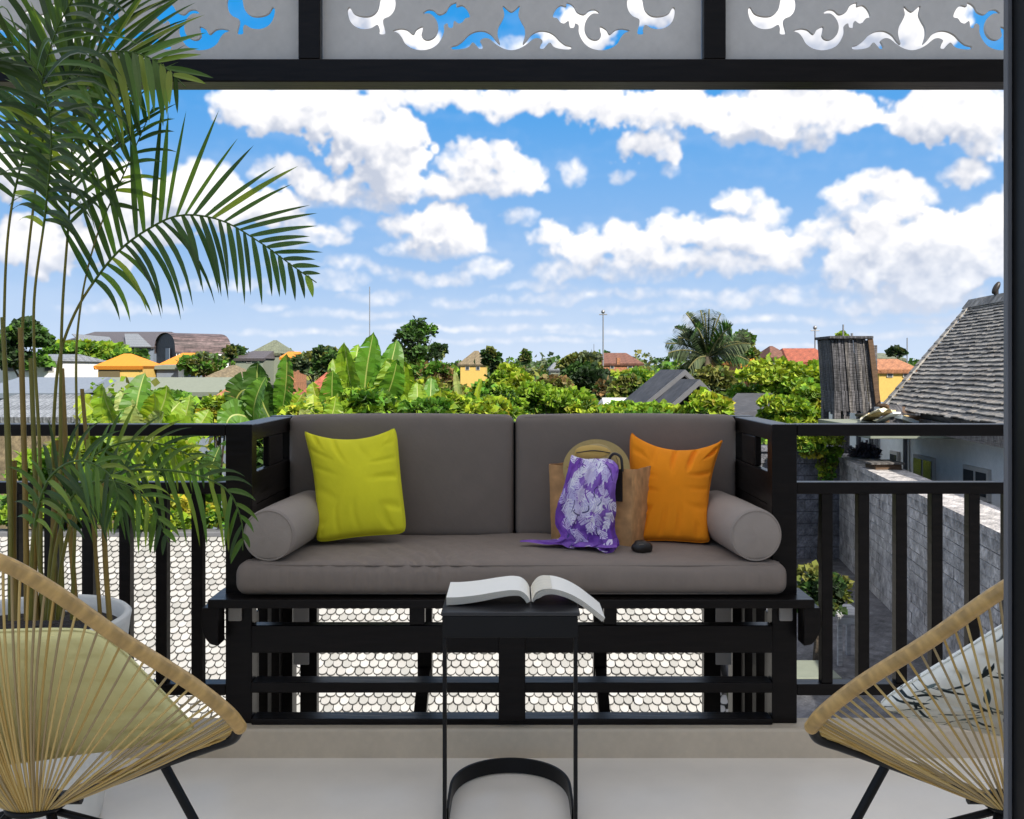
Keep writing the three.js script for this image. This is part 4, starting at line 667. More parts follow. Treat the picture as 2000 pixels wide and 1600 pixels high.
banana('dark drooping banana plant left of the red roof, behind the left sofa arm', 530, 850, 13.5, [
  [540, 830, 455, 800, 78, -25, -105, C.deep, 0.3], [545, 828, 560, 690, 46, 14, 0, C.green], [535, 830, 505, 705, 64, -30, -6, C.deep], [520, 840, 440, 840, 66, -30, -60, C.green], [548, 835, 590, 770, 46, 26, -30, C.bright], [500, 845, 520, 735, 60, -18, 0, C.green], [540, 845, 480, 760, 60, -20, -20, C.bright], [550, 850, 610, 810, 42, 10, -24, C.lime]]);
banana('sunlit banana plant with glossy pale leaves above the left railing', 265, 880, 12.5, [
  [262, 870, 283, 728, 60, -6, 0, C.green], [255, 870, 200, 748, 58, -26, -12, C.bright], [270, 870, 325, 752, 62, 26, -16, C.bright], [250, 875, 150, 775, 56, -24, -30, C.lime], [275, 870, 352, 785, 58, 24, -26, C.bright], [262, 870, 236, 760, 50, 10, 0, C.pale], [268, 872, 300, 768, 60, 30, -6, C.lime], [250, 875, 176, 810, 50, -20, -26, C.bright], [280, 875, 380, 830, 52, 14, -36, C.bright], [258, 870, 258, 790, 46, 6, 0, C.pale], [270, 872, 320, 805, 50, 14, -12, C.pale], [255, 872, 210, 800, 50, -10, -10, C.lime]]);
banana('banana plant with yellowish leaves beside the sunlit one, above the left railing', 350, 880, 13.2, [[350, 875, 372, 770, 44, 6, 0, C.bright], [345, 875, 318, 790, 46, -10, -8, C.lime], [355, 875, 408, 800, 46, 16, -16, C.bright], [350, 875, 350, 800, 40, -6, 0, C.yellow], [345, 878, 290, 830, 44, -10, -20, C.green]]);
banana('young banana plant with short bright leaves right of the orange leaved bush', 830, 850, 13.5, [[828, 845, 815, 745, 44, -6, 0, C.bright], [832, 845, 862, 760, 42, 14, -8, C.lime], [830, 846, 790, 780, 42, -16, -16, C.green], [834, 846, 842, 735, 40, 4, 0, C.green], [836, 848, 885, 795, 40, 16, -20, C.bright]]);
banana('young banana plant with pale leaves in front of the red roof', 628, 850, 12.6, [[628, 848, 612, 770, 40, -8, 0, C.lime], [632, 848, 655, 775, 38, 10, -6, C.bright], [626, 848, 585, 800, 36, -14, -12, C.pale]]);
banana('ragged banana plant crowding the right of the tallest banana', 760, 850, 17, [[760, 845, 742, 690, 56, -8, 0, C.green], [765, 845, 790, 705, 52, 12, -4, C.bright], [758, 848, 800, 770, 48, 20, -16, C.green], [755, 848, 720, 740, 50, -10, -8, C.lime], [762, 848, 770, 760, 50, 8, -8, C.green]]);
banana('banana plant with two pale upright leaf stalks behind the sofa back', 905, 840, 18, [[905, 835, 888, 722, 17, 0, 0, C.pale], [915, 838, 940, 738, 14, 0, 0, C.lime], [900, 838, 862, 770, 34, -14, -14, C.bright], [912, 838, 960, 775, 36, 10, -20, C.green], [903, 838, 920, 765, 36, 10, 0, C.green]]);
banana('leafy banana plant low behind the left railing, next to the sofa post', 400, 1010, 11.8, [[400, 1000, 430, 870, 52, -10, 0, C.deep], [395, 1000, 340, 880, 54, -24, -20, C.bright], [398, 1000, 300, 930, 48, -40, -40, C.lime], [404, 1000, 436, 930, 44, 20, -20, C.green], [390, 1005, 345, 965, 40, -10, -24, C.pale], [400, 1003, 385, 905, 40, 4, 0, C.green]]);
banana('banana plant low behind the left railing, half hidden by the potted palm', 235, 1020, 11.6, [[235, 1010, 250, 872, 54, 10, 0, C.green], [230, 1010, 165, 890, 50, -20, -16, C.bright], [238, 1010, 300, 900, 50, 24, -20, C.lime], [230, 1012, 150, 965, 44, -20, -34, C.pale], [240, 1012, 320, 985, 40, 16, -36, C.bright]]);

const BR = [C.bright, C.lime, C.green, C.bright], GR = [C.green, C.bright, C.deep], DK = [C.dark, C.deep, C.deep, C.olive], YE = [C.lime, C.bright, C.bright, C.lime, C.yellow, C.green], OL = [C.olive, C.deep, C.grey, C.olive];
const trees = [
  ['broadleaf_tree', 'dark tree with an open lumpy crown standing above the sofa back', 818, 630, 84, 104, 30, 1150, [C.deep, C.dark, C.green], { clumps: 24, leaf: 0.17 }],
  ['small_tree', 'little round tree on a thin stem right of the dark lumpy tree', 853, 676, 22, 18, 55, 220, DK, { clumps: 5 }],
  ['broadleaf_tree', 'pale round tree left of the red roofed house on the skyline', 1140, 682, 78, 62, 80, 2200, OL, {}],
  ['broadleaf_tree', 'almost black bushy tree below the pale round tree', 1143, 708, 100, 95, 42, 3000, [C.dark, C.dark, C.deep], {}],
  ['broadleaf_tree', 'grey green thin tree just right of the black bushy tree', 1185, 745, 60, 90, 34, 1300, [C.grey, C.dry, C.deep], {}],
  ['broadleaf_tree', 'dark tree at the far left of the skyline behind the palm canes', 40, 628, 120, 110, 60, 3600, [C.deep, C.green, C.dark], {}],
  ['broadleaf_tree', 'bright green flat topped tree below the long warehouse roof', 168, 668, 150, 40, 75, 2600, BR, {}],
  ['broadleaf_tree', 'dark green tree between the orange pavilion and the barn', 250, 684, 70, 48, 72, 1300, GR, {}],
  ['broadleaf_tree', 'dark tree on the skyline just left of the tallest banana plant', 655, 678, 75, 80, 48, 2000, DK, {}],
  ['broadleaf_tree', 'olive tree behind the red roof at the left of the tallest banana', 608, 690, 70, 60, 55, 1500, OL, {}],
  ['shrub', 'pink flowering shrub against the dark lumpy tree', 782, 690, 34, 60, 33, 700, [[0.42, 0.2, 0.16], [0.40, 0.25, 0.07], C.olive], { cat: 'shrub' }],
  ['broadleaf_tree', 'olive brown bushy tree right of the dark lumpy tree', 850, 705, 90, 90, 27, 2600, [C.olive, C.olive, C.green, C.dry], {}],
  ['broadleaf_tree', 'slim dark tree at the right of the orange gabled house', 958, 680, 24, 50, 75, 500, DK, { clumps: 8 }],
  ['small_tree', 'small round dark tree on the skyline above the middle of the sofa', 1027, 692, 14, 14, 90, 160, DK, { clumps: 4 }],
  ['shrub', 'yellow green bush in the gap between the pale leaf stalks and the dark trees', 985, 725, 95, 100, 24, 3000, YE, { cat: 'shrub' }],
  ['shrub', 'deep green bush behind the seam of the two back cushions', 975, 760, 80, 80, 20, 2000, GR, { cat: 'shrub' }],
  ['shrub', 'broad bright bush right of the cushion seam', 1075, 752, 130, 80, 21, 3000, BR, { cat: 'shrub' }],
  ['shrub', 'brownish dry shrub below the far treeline', 1085, 738, 60, 34, 30, 700, [C.dry, C.olive], { cat: 'shrub' }],
  ['shrub', 'round yellow bush in front of the black bushy tree', 1145, 778, 50, 46, 18, 900, YE, { cat: 'shrub' }],
  ['broadleaf_tree', 'sunny green tree below the red roofed house', 1240, 724, 100, 75, 40, 2600, BR, {}],
  ['broadleaf_tree', 'olive tree left of the black gable roof', 1225, 735, 70, 70, 30, 1500, [C.olive, C.bright, C.deep], {}],
  ['shrub', 'low leafy shrub behind the sofa back, left of the orange pillow', 1195, 790, 110, 46, 13, 2200, BR, { cat: 'shrub', leaf: 0.10 }],
  ['shrub', 'yellow leaved shrub growing in front of the black gable', 1388, 772, 84, 66, 11.5, 1700, YE, { cat: 'shrub', leaf: 0.11 }],
  ['shrub', 'low green shrub behind the orange pillow', 1300, 796, 150, 40, 12, 2000, BR, { cat: 'shrub', leaf: 0.10 }],
  ['broadleaf_tree', 'feathery grey green tree right of the coconut palm', 1450, 655, 50, 60, 52, 900, [C.grey, C.olive, C.green], {}],
  ['broadleaf_tree', 'dense tree under the coconut palm crown', 1400, 720, 110, 90, 36, 2600, OL, {}],
  ['broadleaf_tree', 'big bright tree under the orange roofed houses', 1535, 708, 190, 120, 24, 6500, BR, { clumps: 26 }],
  ['broadleaf_tree', 'yellow green tree next to the dark wooden tower', 1590, 750, 110, 110, 18, 3800, YE, { clumps: 20 }],
  ['shrub', 'green bush at the right end of the sofa back', 1520, 780, 110, 70, 14, 2200, BR, { cat: 'shrub' }],
  ['small_tree', 'small yellow flowering tree touching the top of the wooden tower', 1642, 655, 26, 70, 15.5, 600, [C.olive, C.yellow, C.bright], { clumps: 10 }],
  ['small_tree', 'small dark tree on the skyline right of the wooden tower', 1752, 680, 24, 14, 80, 260, DK, { clumps: 5 }],
  ['shrub', 'bright creeper hanging over the grey wall below the right railing', 1602, 838, 90, 62, 13.2, 2200, YE, { cat: 'shrub', foot: -1.4, leaf: 0.075 }],
  ['shrub', 'thin creeper trailing down the corner of the grey wall', 1618, 880, 36, 70, 13.2, 700, [C.green, C.olive, C.lime], { cat: 'shrub', foot: -1.4, leaf: 0.07 }],
  ['shrub', 'bare purple grey bush against the white house wall', 1686, 866, 54, 50, 13.4, 600, [[0.12, 0.11, 0.14], [0.18, 0.17, 0.2]], { cat: 'shrub', foot: -0.5, leaf: 0.07 }],
  ['shrub', 'dark shrub in the shaded yard next to the right sofa post', 1596, 1115, 100, 100, 8.6, 1500, [C.deep, C.dark, C.olive], { cat: 'shrub', foot: -1.4, leaf: 0.07 }],
  ['shrub', 'tangled sunny hedge behind the left railing, next to the palm', 140, 850, 190, 180, 13, 4200, BR, { cat: 'shrub', leaf: 0.15, rz: 0.7 }],
  ['shrub', 'tangled sunny hedge behind the left railing, next to the sofa', 345, 850, 190, 190, 12.8, 4600, BR, { cat: 'shrub', leaf: 0.14, rz: 0.7 }],
  ['shrub', 'yellow green ground shrub at the foot of the hedge, above the white shingle roof', 330, 965, 240, 80, 11.2, 3400, YE, { cat: 'shrub', leaf: 0.10, rz: 0.5 }],
  ['shrub', 'green ground shrub above the white shingle roof, behind the palm leaves', 110, 960, 190, 90, 11.2, 2800, GR, { cat: 'shrub', leaf: 0.10, rz: 0.5 }],
  ['shrub', 'leafy bush seen through the gap of the left sofa arm', 535, 830, 120, 170, 10.8, 3200, GR, { cat: 'shrub', leaf: 0.12, rz: 0.5 }],
  ['shrub', 'mixed bush behind the sofa back, right of the tallest banana plant', 810, 738, 110, 95, 17.5, 3000, [C.bright, C.deep, C.olive, C.lime], { cat: 'shrub' }],
  ['shrub', 'bush with orange dead leaves behind the sofa back', 880, 760, 70, 70, 15, 1300, [C.bright, C.green, C.dry, [0.45, 0.26, 0.02]], { cat: 'shrub' }],
  ['shrub', 'lush bright bush filling the space under the tallest banana plant', 712, 764, 150, 80, 14.2, 3000, BR, { cat: 'shrub', leaf: 0.14, clumps: 26 }],
  ['shrub', 'sunny bush between the drooping banana plant and the pale rib banana', 600, 794, 120, 50, 13, 1900, YE, { cat: 'shrub', leaf: 0.12 }],
  ['shrub', 'bright bush between the orange leaved bush and the pale leaf stalks', 860, 780, 130, 60, 13.5, 2600, BR, { cat: 'shrub', leaf: 0.12 }],
  ['shrub', 'lime green bush just left of the cushion seam', 955, 788, 110, 50, 12.5, 2200, YE, { cat: 'shrub', leaf: 0.11 }],
  ['shrub', 'green bush under the sunlit banana leaves, against the grey shed', 320, 775, 220, 60, 16, 2600, GR, { cat: 'shrub', leaf: 0.15 }],
  ['shrub', 'yellow green bush left of the drooping banana plant', 425, 775, 80, 80, 15, 1600, YE, { cat: 'shrub' }],
  ['small_tree', 'slim conifer on the skyline right of the barn', 449, 680, 14, 30, 88, 240, DK, { clumps: 6 }],
  ['small_tree', 'tiny dark tree on the skyline beside the slim conifer', 465, 680, 12, 16, 90, 120, DK, { clumps: 4 }],
  ['broadleaf_tree', 'green tree between the barn and the thatched roof', 400, 695, 90, 42, 62, 1400, [C.grey, C.green, C.olive], {}],
];
for (const a of trees) tree(...a);
{ // coconut palm
  const d = 45, c = at(1383, 697, d), foot = V(c.x - 0.3, landY(c.x, c.z), c.z), t = thing('coconut_palm', 'tall coconut palm with a ragged crown rising right of the black gable roof', 'palm', foot);
  part('trunk', tube([foot, foot.clone().lerp(c, 0.5).add(V(-0.15, 0, 0)), c], 0.19, 20, 9), M.barkPale, t);
  const list = [[1340, 612], [1368, 606], [1385, 604], [1408, 612], [1428, 640], [1445, 668], [1466, 672], [1462, 705], [1300, 672], [1305, 690], [1318, 640], [1322, 725], [1340, 745], [1440, 760], [1425, 780], [1380, 770], [1350, 700], [1415, 690], [1395, 640], [1360, 640], [1376, 612], [1352, 625], [1398, 622], [1418, 655], [1325, 660], [1440, 700], [1405, 735], [1345, 720]];
  list.forEach(([px, py], k) => {
    const dead = py > 750, tip = at(px, py, d + rr(-1.6, 1.6)), mid = c.clone().lerp(tip, 0.55).add(V(0, dead ? 0.2 : 0.45, 0)), cu = new THREE.QuadraticBezierCurve3(c, mid, tip), b = GEO(), cc = dead ? C.dry : k % 3 ? C.deep : C.grey;
    for (let i = 2; i < 40; i++) for (const s of [-1, 1]) { const u = i / 40, a = cu.getPoint(u), tn = cu.getTangent(u), sd = tn.clone().cross(V(0, 0.4, 1)).normalize().multiplyScalar(s); blade(b, a, tn.clone().multiplyScalar(0.7).add(sd).add(V(0, -0.1, rr(-0.3, 0.3))), 0.78 * Math.sin(Math.PI * (0.12 + 0.8 * u)), 0.11, 0.9, tint(cc, 0.25), 2, 0.1); }
    const rg = new THREE.TubeGeometry(cu, 10, 0.035, 5), nn = rg.attributes.position.count; rg.setAttribute('color', new THREE.BufferAttribute(new Float32Array(nn * 3).map((_, i) => [0.26, 0.24, 0.09][i % 3]), 3));
    part('frond', merge([rg, endGeo(b)]), M.leaf, t);
  });
}
{ // a far wood along the skyline and the scrub in front of it: nobody could count these
  R = mulberry(303); const b = GEO();
  for (let i = 0; i < 1300; i++) { const d = rr(150, 330), px = rr(-500, 2400), x = (px - CX) / F * d, z = -d, gy = landY(x, z), h = rr(1.6, 4.2) * (R() < 0.12 ? 1.5 : 1); crown(b, V(x, gy + h * 0.55, z), rr(2, 5), h * 0.62, 2.5, 44, 1.0, R() < 0.4 ? OL : R() < 0.5 ? GR : [C.deep, C.grey], 5, 1.6); }
  const w = mesh('far_wood', endGeo(b), M.leaf, scene, true); w.userData.kind = 'stuff'; tag(w, 'far treeline of mixed green trees along the skyline behind the houses', 'wood');
  const s = GEO();
  for (let i = 0; i < 900; i++) { const d = 14 + 136 * Math.pow(R(), 0.8), px = rr(-350, 1640), x = (px - CX) / F * d, z = -d, gy = landY(x, z), top = EYE - (rr(742, 800) - HY) / F * d, h = clamp((top - gy) * 0.5, 0.4, 3.2); crown(s, V(x, gy + h, z), h * rr(0.6, 1.2) + 0.4, h, h * 0.8 + 0.3, 120, clamp(d * 0.0075, 0.16, 0.7), R() < 0.5 ? BR : R() < 0.5 ? GR : R() < 0.5 ? OL : YE, 7, 2); }
  const u = mesh('undergrowth', endGeo(s), M.leaf, scene, true); u.userData.kind = 'stuff'; tag(u, 'dense green undergrowth filling the gardens between trees and houses', 'undergrowth');
}
// ------------------------------------------------------------------ houses
// hipped or gabled roof: eave from (x0, y0) to (x1, y0), ridge from (r0, y1) to (r1, y1), all in pixels at depth d; deep metres deep
function roofGeo(x0, x1, y0, r0, r1, y1, d, deep, t = 0.25) {
  const s = d / F, a = at(x0, y0, d), b = at(x1, y0, d), e = at(r0, y1, d), f = at(r1, y1, d); e.z = f.z = -d - deep / 2;
  e.y += 0; const c = b.clone(), g = a.clone(); c.z = g.z = -d - deep;
  return merge([slab([a, b, f, e], t), slab([c, g, e, f], t), ...(r0 - x0 > 1 ? [slab([g, a, e], t)] : []), ...(x1 - r1 > 1 ? [slab([b, c, f], t)] : [])]);
}
function house(name, label, d, deep, roof, wall, mats, wins = [], cat = 'house', extra) {
  const [x0, x1, y0, r0, r1, y1] = roof, [w0, w1, wy] = wall, a = at(w0, y0, d), b = at(w1, y0, d), gy = Math.min(landY(a.x, -d), at(0, wy, d).y), t = thing(name, label, cat, V((a.x + b.x) / 2, gy, -d - deep / 2));
  const rf = part('roof', roofGeo(x0, x1, y0, r0, r1, y1, d, deep), mats[0], t);
  if (!wins.length && cat === 'house' && w1 - w0 > 40) for (const f of [0.2, 0.62]) wins = [...wins, [lerp(w0, w1, f), lerp(w0, w1, f + 0.16), y0 + 4, Math.min(wy - 2, y0 + 15)]];
  const sides = []; const zi = -d - 0.25, zo = -d - deep + 0.25, ty = a.y - 0.1;
  part('wall', box(a.x, b.x, gy, ty, zo, zi, 0), mats[1], t);
  if (r0 - x0 <= 1) { const e = at(r0, y1, d); part('gable', slab([V(a.x, ty, zi), V(a.x, ty, zo), V(a.x, e.y - 0.4, (zi + zo) / 2)], 0.15), mats[1], t); }
  for (const [px0, px1, py0, py1] of wins) { const p = at(px0, py1, d), q = at(px1, py0, d), f = part('window', box(p.x, q.x, p.y, q.y, zi + 0.003, zi + 0.06, 0), M.frame, t); part('pane', box(lerp(p.x, q.x, 0.12), lerp(p.x, q.x, 0.88), lerp(p.y, q.y, 0.1), lerp(p.y, q.y, 0.9), zi + 0.062, zi + 0.07, 0), M.glass, f); }
  if (extra) extra(t, rf); return t;
}
house('warehouse', 'long low warehouse with a grey sheet roof at the left skyline', 120, 26, [82, 300, 678, 96, 262, 640], [88, 298, 700], [M.greyRoof, M.blueGrey], [], 'warehouse', (t) => { const s = 120 / F, q = [at(135, 662, 119.2), at(150, 641, 119.2)]; part('roof_panel', slab([at(246, 677, 119.7), at(296, 677, 119.7), at(270, 652, 127.5), at(243, 652, 127.5)], 0.1), M.paleRoof, t, 'pale roof panel'); part('roof_panel', slab([at(160, 671, 119.9), at(225, 673, 119.9), at(213, 658, 126), at(140, 652, 126)], 0.1), M.paleRoof, t, 'pale roof panel'); });
{ // barn with a barrel roof, seen on its corner
  const d = 112, corner = at(345, 697, d), t = thing('barn', 'barn with a brown barrel roof and dark end wall at the left skyline', 'barn', V(corner.x, landY(corner.x, -d), -d - 4));
  const ax = V(0.75, 0, -0.66), ac = V(-0.66, 0, -0.75), w = 6.6, len = 6.6, ht = 2.5, ey = corner.y + 0.45;
  const A = (u, v, o = 0) => { const a = Math.PI * u, h = Math.pow(Math.sin(a), 0.62); return corner.clone().addScaledVector(ac, w * (0.5 - 0.5 * Math.cos(a)) ).addScaledVector(ax, len * v).setY(ey + ht * h + o); };
  part('roof', gridGeo(28, 3, (u, v) => A(u, -0.03 + v * 1.06)), M.mauveRoof, t);
  for (const v of [0.01, 0.99]) { const e = []; for (let i = 0; i <= 18; i++) e.push(A(i / 18, v, -0.08)); e.push(A(1, v).setY(ey - 3), A(0, v).setY(ey - 3)); part('end_wall', slab(e, 0.2), M.darkRoof, t, 'dark arched end wall'); }
  part('wall', slab([A(0, 0.0).setY(ey - 3), A(0, 1).setY(ey - 3), A(0, 1).setY(ey), A(0, 0).setY(ey)].map((p) => p.addScaledVector(ac, 0.12)), 0.1), M.white, t);
  const p0 = A(0.35, 0.0).setY(ey - 1.2).addScaledVector(ax, -0.12); part('door', slab([p0, p0.clone().addScaledVector(ac, 1.2), p0.clone().addScaledVector(ac, 1.2).setY(ey + 0.6), p0.clone().setY(ey + 0.6)], 0.08), M.blueGrey, t);
}
house('pavilion', 'small ochre pavilion with a bright orange hipped roof, left above the railing', 60, 4, [182, 279, 715, 216, 232, 690], [188, 276, 745], [M.orangeRoof, M.ochre], [], 'pavilion', (t) => { part('opening', box(at(190, 0, 60).x, at(231, 0, 60).x, at(0, 745, 60).y, at(0, 717, 60).y, -60.3, -60.19, 0), std([0.11, 0.085, 0.04]), t, 'dark sheet coloured as the shade of the open side'); });  // dark sheet on the wall: shade of the open side put into its colour
house('house', 'house with an orange roof beside the barn', 66, 5, [308, 384, 712, 332, 362, 688], [318, 376, 730], [M.orangeRoof, M.brownRoof]);
house('outbuilding', 'grey and white boxy outbuilding in front of the barn', 62, 4, [301, 360, 714, 301, 360, 712], [303, 358, 740], [M.concrete, M.blueGrey], [], 'outbuilding', (t) => part('wall', box(at(347, 0, 61.8).x, at(358, 0, 61.8).x, at(0, 740, 62).y, at(0, 716, 62).y, -62.2, -61.9, 0), M.white, t, 'white end wall'));
house('house', 'house with a grey green pyramid roof on the skyline right of the barn', 92, 8, [486, 548, 690, 514, 520, 662], [490, 545, 705], [M.greenRoof, M.concrete], [[500, 508, 694, 700]]);
house('house', 'low house with a long grey roof below the pyramid roof', 88, 8, [452, 515, 700, 470, 512, 684], [458, 512, 712], [M.greyRoof, M.concrete], [[470, 476, 702, 708], [480, 490, 702, 709]]);
house('house', 'small orange roofed house right of the pyramid roof', 86, 5, [545, 578, 698, 550, 574, 686], [547, 576, 708], [M.orangeRoof, M.terra]);
house('hut', 'hut with a brown thatched pyramid roof below the barn', 58, 5, [396, 470, 738, 428, 438, 713], [402, 466, 748], [M.thatch, M.concrete], [], 'hut');
house('shed', 'long shed with a flat grey green roof in front of the pavilion', 46, 6, [150, 470, 766, 160, 460, 738], [154, 466, 778], [M.concrete, M.concrete], [], 'shed');
house('shed', 'blue grey sheet roofed shed behind the palm canes at the far left', 44, 7, [-60, 158, 768, -40, 150, 738], [-56, 154, 800], [M.blueGrey, M.blueGrey], [], 'shed');
house('house', 'white house behind the palm canes at the far left', 62, 8, [-20, 116, 705, 0, 100, 690], [-14, 112, 738], [M.paleRoof, M.white], [[4, 26, 712, 726], [44, 66, 712, 726], [82, 102, 712, 726]]);
house('house', 'cluttered pale roofed house low behind the palm canes', 22, 4, [-80, 150, 815, -60, 100, 775], [-70, 140, 850], [M.paleRoof, M.thatch]);
house('house', 'house with a salmon red tiled roof between the banana plants', 26, 6, [556, 700, 792, 600, 655, 724], [570, 690, 812], [M.redRoof, M.terra]);
house('house', 'small house with a pale pink patched roof above the left railing', 20, 3, [352, 440, 822, 398, 432, 762], [365, 430, 840], [M.terra, M.blueGrey]);
house('house', 'house with a pointed tan gable on the skyline above the sofa back', 120, 8, [893, 952, 712, 924, 932, 684], [899, 948, 725], [M.thatch, M.ochre]);
house('house', 'house with a wide red brown hipped roof next to the aerial mast', 108, 9, [1168, 1258, 710, 1186, 1232, 688], [1178, 1248, 730], [M.brownRoof, M.terra], [[1192, 1200, 713, 720], [1226, 1236, 713, 720]], 'house', (t, rf) => part('chimney', box(at(1205, 0, 106).x, at(1211, 0, 106).x, at(0, 712, 106).y, at(0, 699, 106).y, -107, -106, 0), M.terra, rf));
house('house', 'house with a pale grey roof behind the treeline above the sofa', 130, 9, [1072, 1125, 722, 1084, 1116, 708], [1076, 1122, 730], [M.paleRoof, M.concrete]);
house('house', 'orange roofed house on the skyline just right of the coconut palm', 74, 7, [1446, 1514, 712, 1460, 1490, 689], [1452, 1510, 728], [M.orangeRoof, M.terra], [[1470, 1480, 714, 722]]);
house('house', 'small house with a steep brown gable and a grey wall on the right skyline', 72, 6, [1505, 1549, 698, 1524, 1530, 674], [1508, 1546, 728], [M.brownRoof, M.concrete], [[1514, 1536, 700, 708], [1522, 1530, 714, 724]]);
house('house', 'house with a broad orange tiled roof left of the wooden tower', 70, 8, [1540, 1640, 707, 1558, 1625, 678], [1546, 1634, 725], [M.redRoof, M.terra], [[1556, 1566, 710, 720], [1590, 1602, 710, 720]]);
house('house', 'low house with a pinkish roof between the wooden tower and the slate roof', 60, 6, [1715, 1800, 722, 1730, 1790, 700], [1720, 1795, 745], [M.terra, M.ochre]);
house('house', 'far house with a grey green roof right of the wooden tower', 82, 8, [1690, 1770, 700, 1700, 1760, 688], [1696, 1764, 712], [M.greenRoof, M.white]);
house('shed', 'bright white shed roof left of the black gable', 28, 3, [1180, 1240, 800, 1186, 1236, 780], [1184, 1236, 812], [M.white, M.white], [], 'shed');
// black gabled roof in two steps, seen from its end
{
  const d = 20, t = thing('gabled_house', 'black roofed house with two stepped gables behind the orange pillow', 'house', V(at(1330, 800, d).x, -4.9, -d - 2));
  const gab = (ax, ay, lx, ly, rx, ry, dd, deep) => {
    const A = at(ax, ay, dd), L = at(lx, ly, dd), Q = at(rx, ry, dd), b = (p) => p.clone().add(V(-0.24 * deep, 0.0, -deep));
    part('roof', slab([L, A, b(A), b(L)], 0.10), M.darkRoof, t); part('roof', slab([A, Q, b(Q), b(A)], 0.10), M.darkRoof, t);
    part('barge_board', slab([L, A, A.clone().add(V(0, -0.12, 0)), L.clone().add(V(0, -0.12, 0))], 0.08).translate(0, 0, 0.09), M.greyTrim, t); part('barge_board', slab([A, Q, Q.clone().add(V(0, -0.12, 0)), A.clone().add(V(0, -0.12, 0))], 0.08).translate(0, 0, 0.09), M.greyTrim, t);
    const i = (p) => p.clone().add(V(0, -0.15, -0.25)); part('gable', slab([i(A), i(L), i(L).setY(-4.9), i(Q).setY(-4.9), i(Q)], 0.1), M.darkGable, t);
  };
  gab(1336, 722, 1235, 806, 1430, 812, 20.8, 1.3); gab(1364, 741, 1290, 806, 1436, 812, 19.6, 0.9);
}
{ const d = 19, t = thing('flat_roof_house', 'house with a dark low sloping roof right of the black gables', 'house', V(at(1460, 800, d).x, -4.9, -d - 1.5)); part('roof', slab([at(1392, 818, d), at(1486, 820, d), at(1524, 792, d + 1.0), at(1508, 768, d + 3.4), at(1440, 768, d + 3.4)], 0.12), M.darkRoof, t); part('wall', box(at(1405, 0, d).x, at(1482, 0, d).x, -4.9, at(0, 824, d).y, -d - 2.6, -d - 0.2, 0), M.darkRoof, t); part('vent', box(at(1492, 0, d + 3).x, at(1506, 0, d + 3).x, at(0, 779, d + 3).y, at(0, 772, d + 3).y, -d - 3, -d - 2.8, 0.01), M.leather, t); }
// masts and aerials
function mast(label, px, y0, y1, d, r, knob) { const a = at(px, y0, d), b = at(px, y1, d), t = thing('aerial_mast', label, 'mast', V(b.x, landY(b.x, b.z), b.z), 'aerial masts'); part('pole', rod(V(b.x, landY(b.x, b.z), b.z), a, r * 1.3, r, 6), M.steel, t); if (knob) part('aerial_head', merge([new THREE.SphereGeometry(r * 3, 8, 6).translate(a.x, a.y, a.z), rod(a.clone().add(V(-r * 6, -r * 4, 0)), a.clone().add(V(r * 6, -r * 4, 0)), r * 0.8)]), M.steel, t); }
mast('thin tall mast behind the tallest banana plant', 722, 560, 660, 110, 0.055); mast('tall mast with a round head beside the red brown roof', 1178, 609, 700, 105, 0.075, true); mast('short thin aerial left of the red brown roof', 1160, 672, 710, 120, 0.04);
mast('aerial with a crosspiece above the broad orange roof', 1592, 640, 690, 80, 0.06, true); mast('thin aerial on the skyline between tower and slate roof', 1772, 660, 700, 85, 0.05);

// ------------------------------------------------------------------ dark wooden tower
{
  const d = 15, t = thing('wooden_tower', 'dark weathered plank tower left of the slate roof', 'tower', V(at(1665, 820, d).x, -2.0, -d - 0.35)), n = 12, y1 = at(0, 662, d).y, y0 = -2;
  const X = (px) => (px - CX) / F * d;
  const xb = (f) => lerp(X(1634), X(1713), f), xt = (f) => lerp(X(1624), X(1697), f), ym = at(0, 806, d).y, R5 = mulberry(8);
  for (let i = 0; i < n; i++) {
    const a = i / n + 0.006, b = (i + 1) / n - 0.006, top = y1 + (R5() - 0.5) * 0.05, bot = ym + (R5() - 0.5) * 0.08, z = -d + (R5() - 0.5) * 0.03;
    part('plank', slab([V(xb(a), bot, z), V(xb(b), bot, z), V(xt(b), top, z), V(xt(a), top, z)], 0.03), M.plank[R5() * 4 | 0], t);
    if (i < 8) { const u = i / 8 + 0.008, w = (i + 1) / 8 - 0.008, zz = (f) => lerp(-d - 0.02, -d - 0.66, f); part('plank', slab([V(xb(0) - 0.015, bot, zz(w)), V(xb(0) - 0.015, bot, zz(u)), V(xt(0) - 0.015, top, zz(u)), V(xt(0) - 0.015, top, zz(w))], 0.03), M.plank[R5() * 4 | 0], t); }
  }
  for (const [x, z] of [[xb(0) + 0.02, -d - 0.06], [xb(0.28), -d - 0.1], [xb(1) - 0.04, -d - 0.06], [xb(0) + 0.02, -d - 0.62], [xb(1) - 0.04, -d - 0.62]]) part('post', box(x - 0.05, x + 0.05, y0, y1 - 0.1, z - 0.05, z + 0.05, 0.005), M.plank[1], t);
  part('corner_batten', slab([V(xb(1) - 0.02, ym, -d + 0.05), V(xb(1) + 0.06, ym, -d + 0.05), V(xt(1) + 0.05, y1, -d + 0.05), V(xt(1) - 0.03, y1, -d + 0.05)], 0.04), M.timber, t, 'brown corner batten');
  part('cap', box(xt(0) - 0.05, xt(1) + 0.05, y1 + 0.001, y1 + 0.045, -d - 0.7, -d + 0.07, 0.008), M.plank[2], t);
  part('pole', rod(at(1647, 662, d + 0.3), at(1647, 634, d + 0.3), 0.014), M.steel, t); part('pole', rod(at(1664, 662, d + 0.3), at(1664, 651, d + 0.3), 0.02), M.steel, t);
}
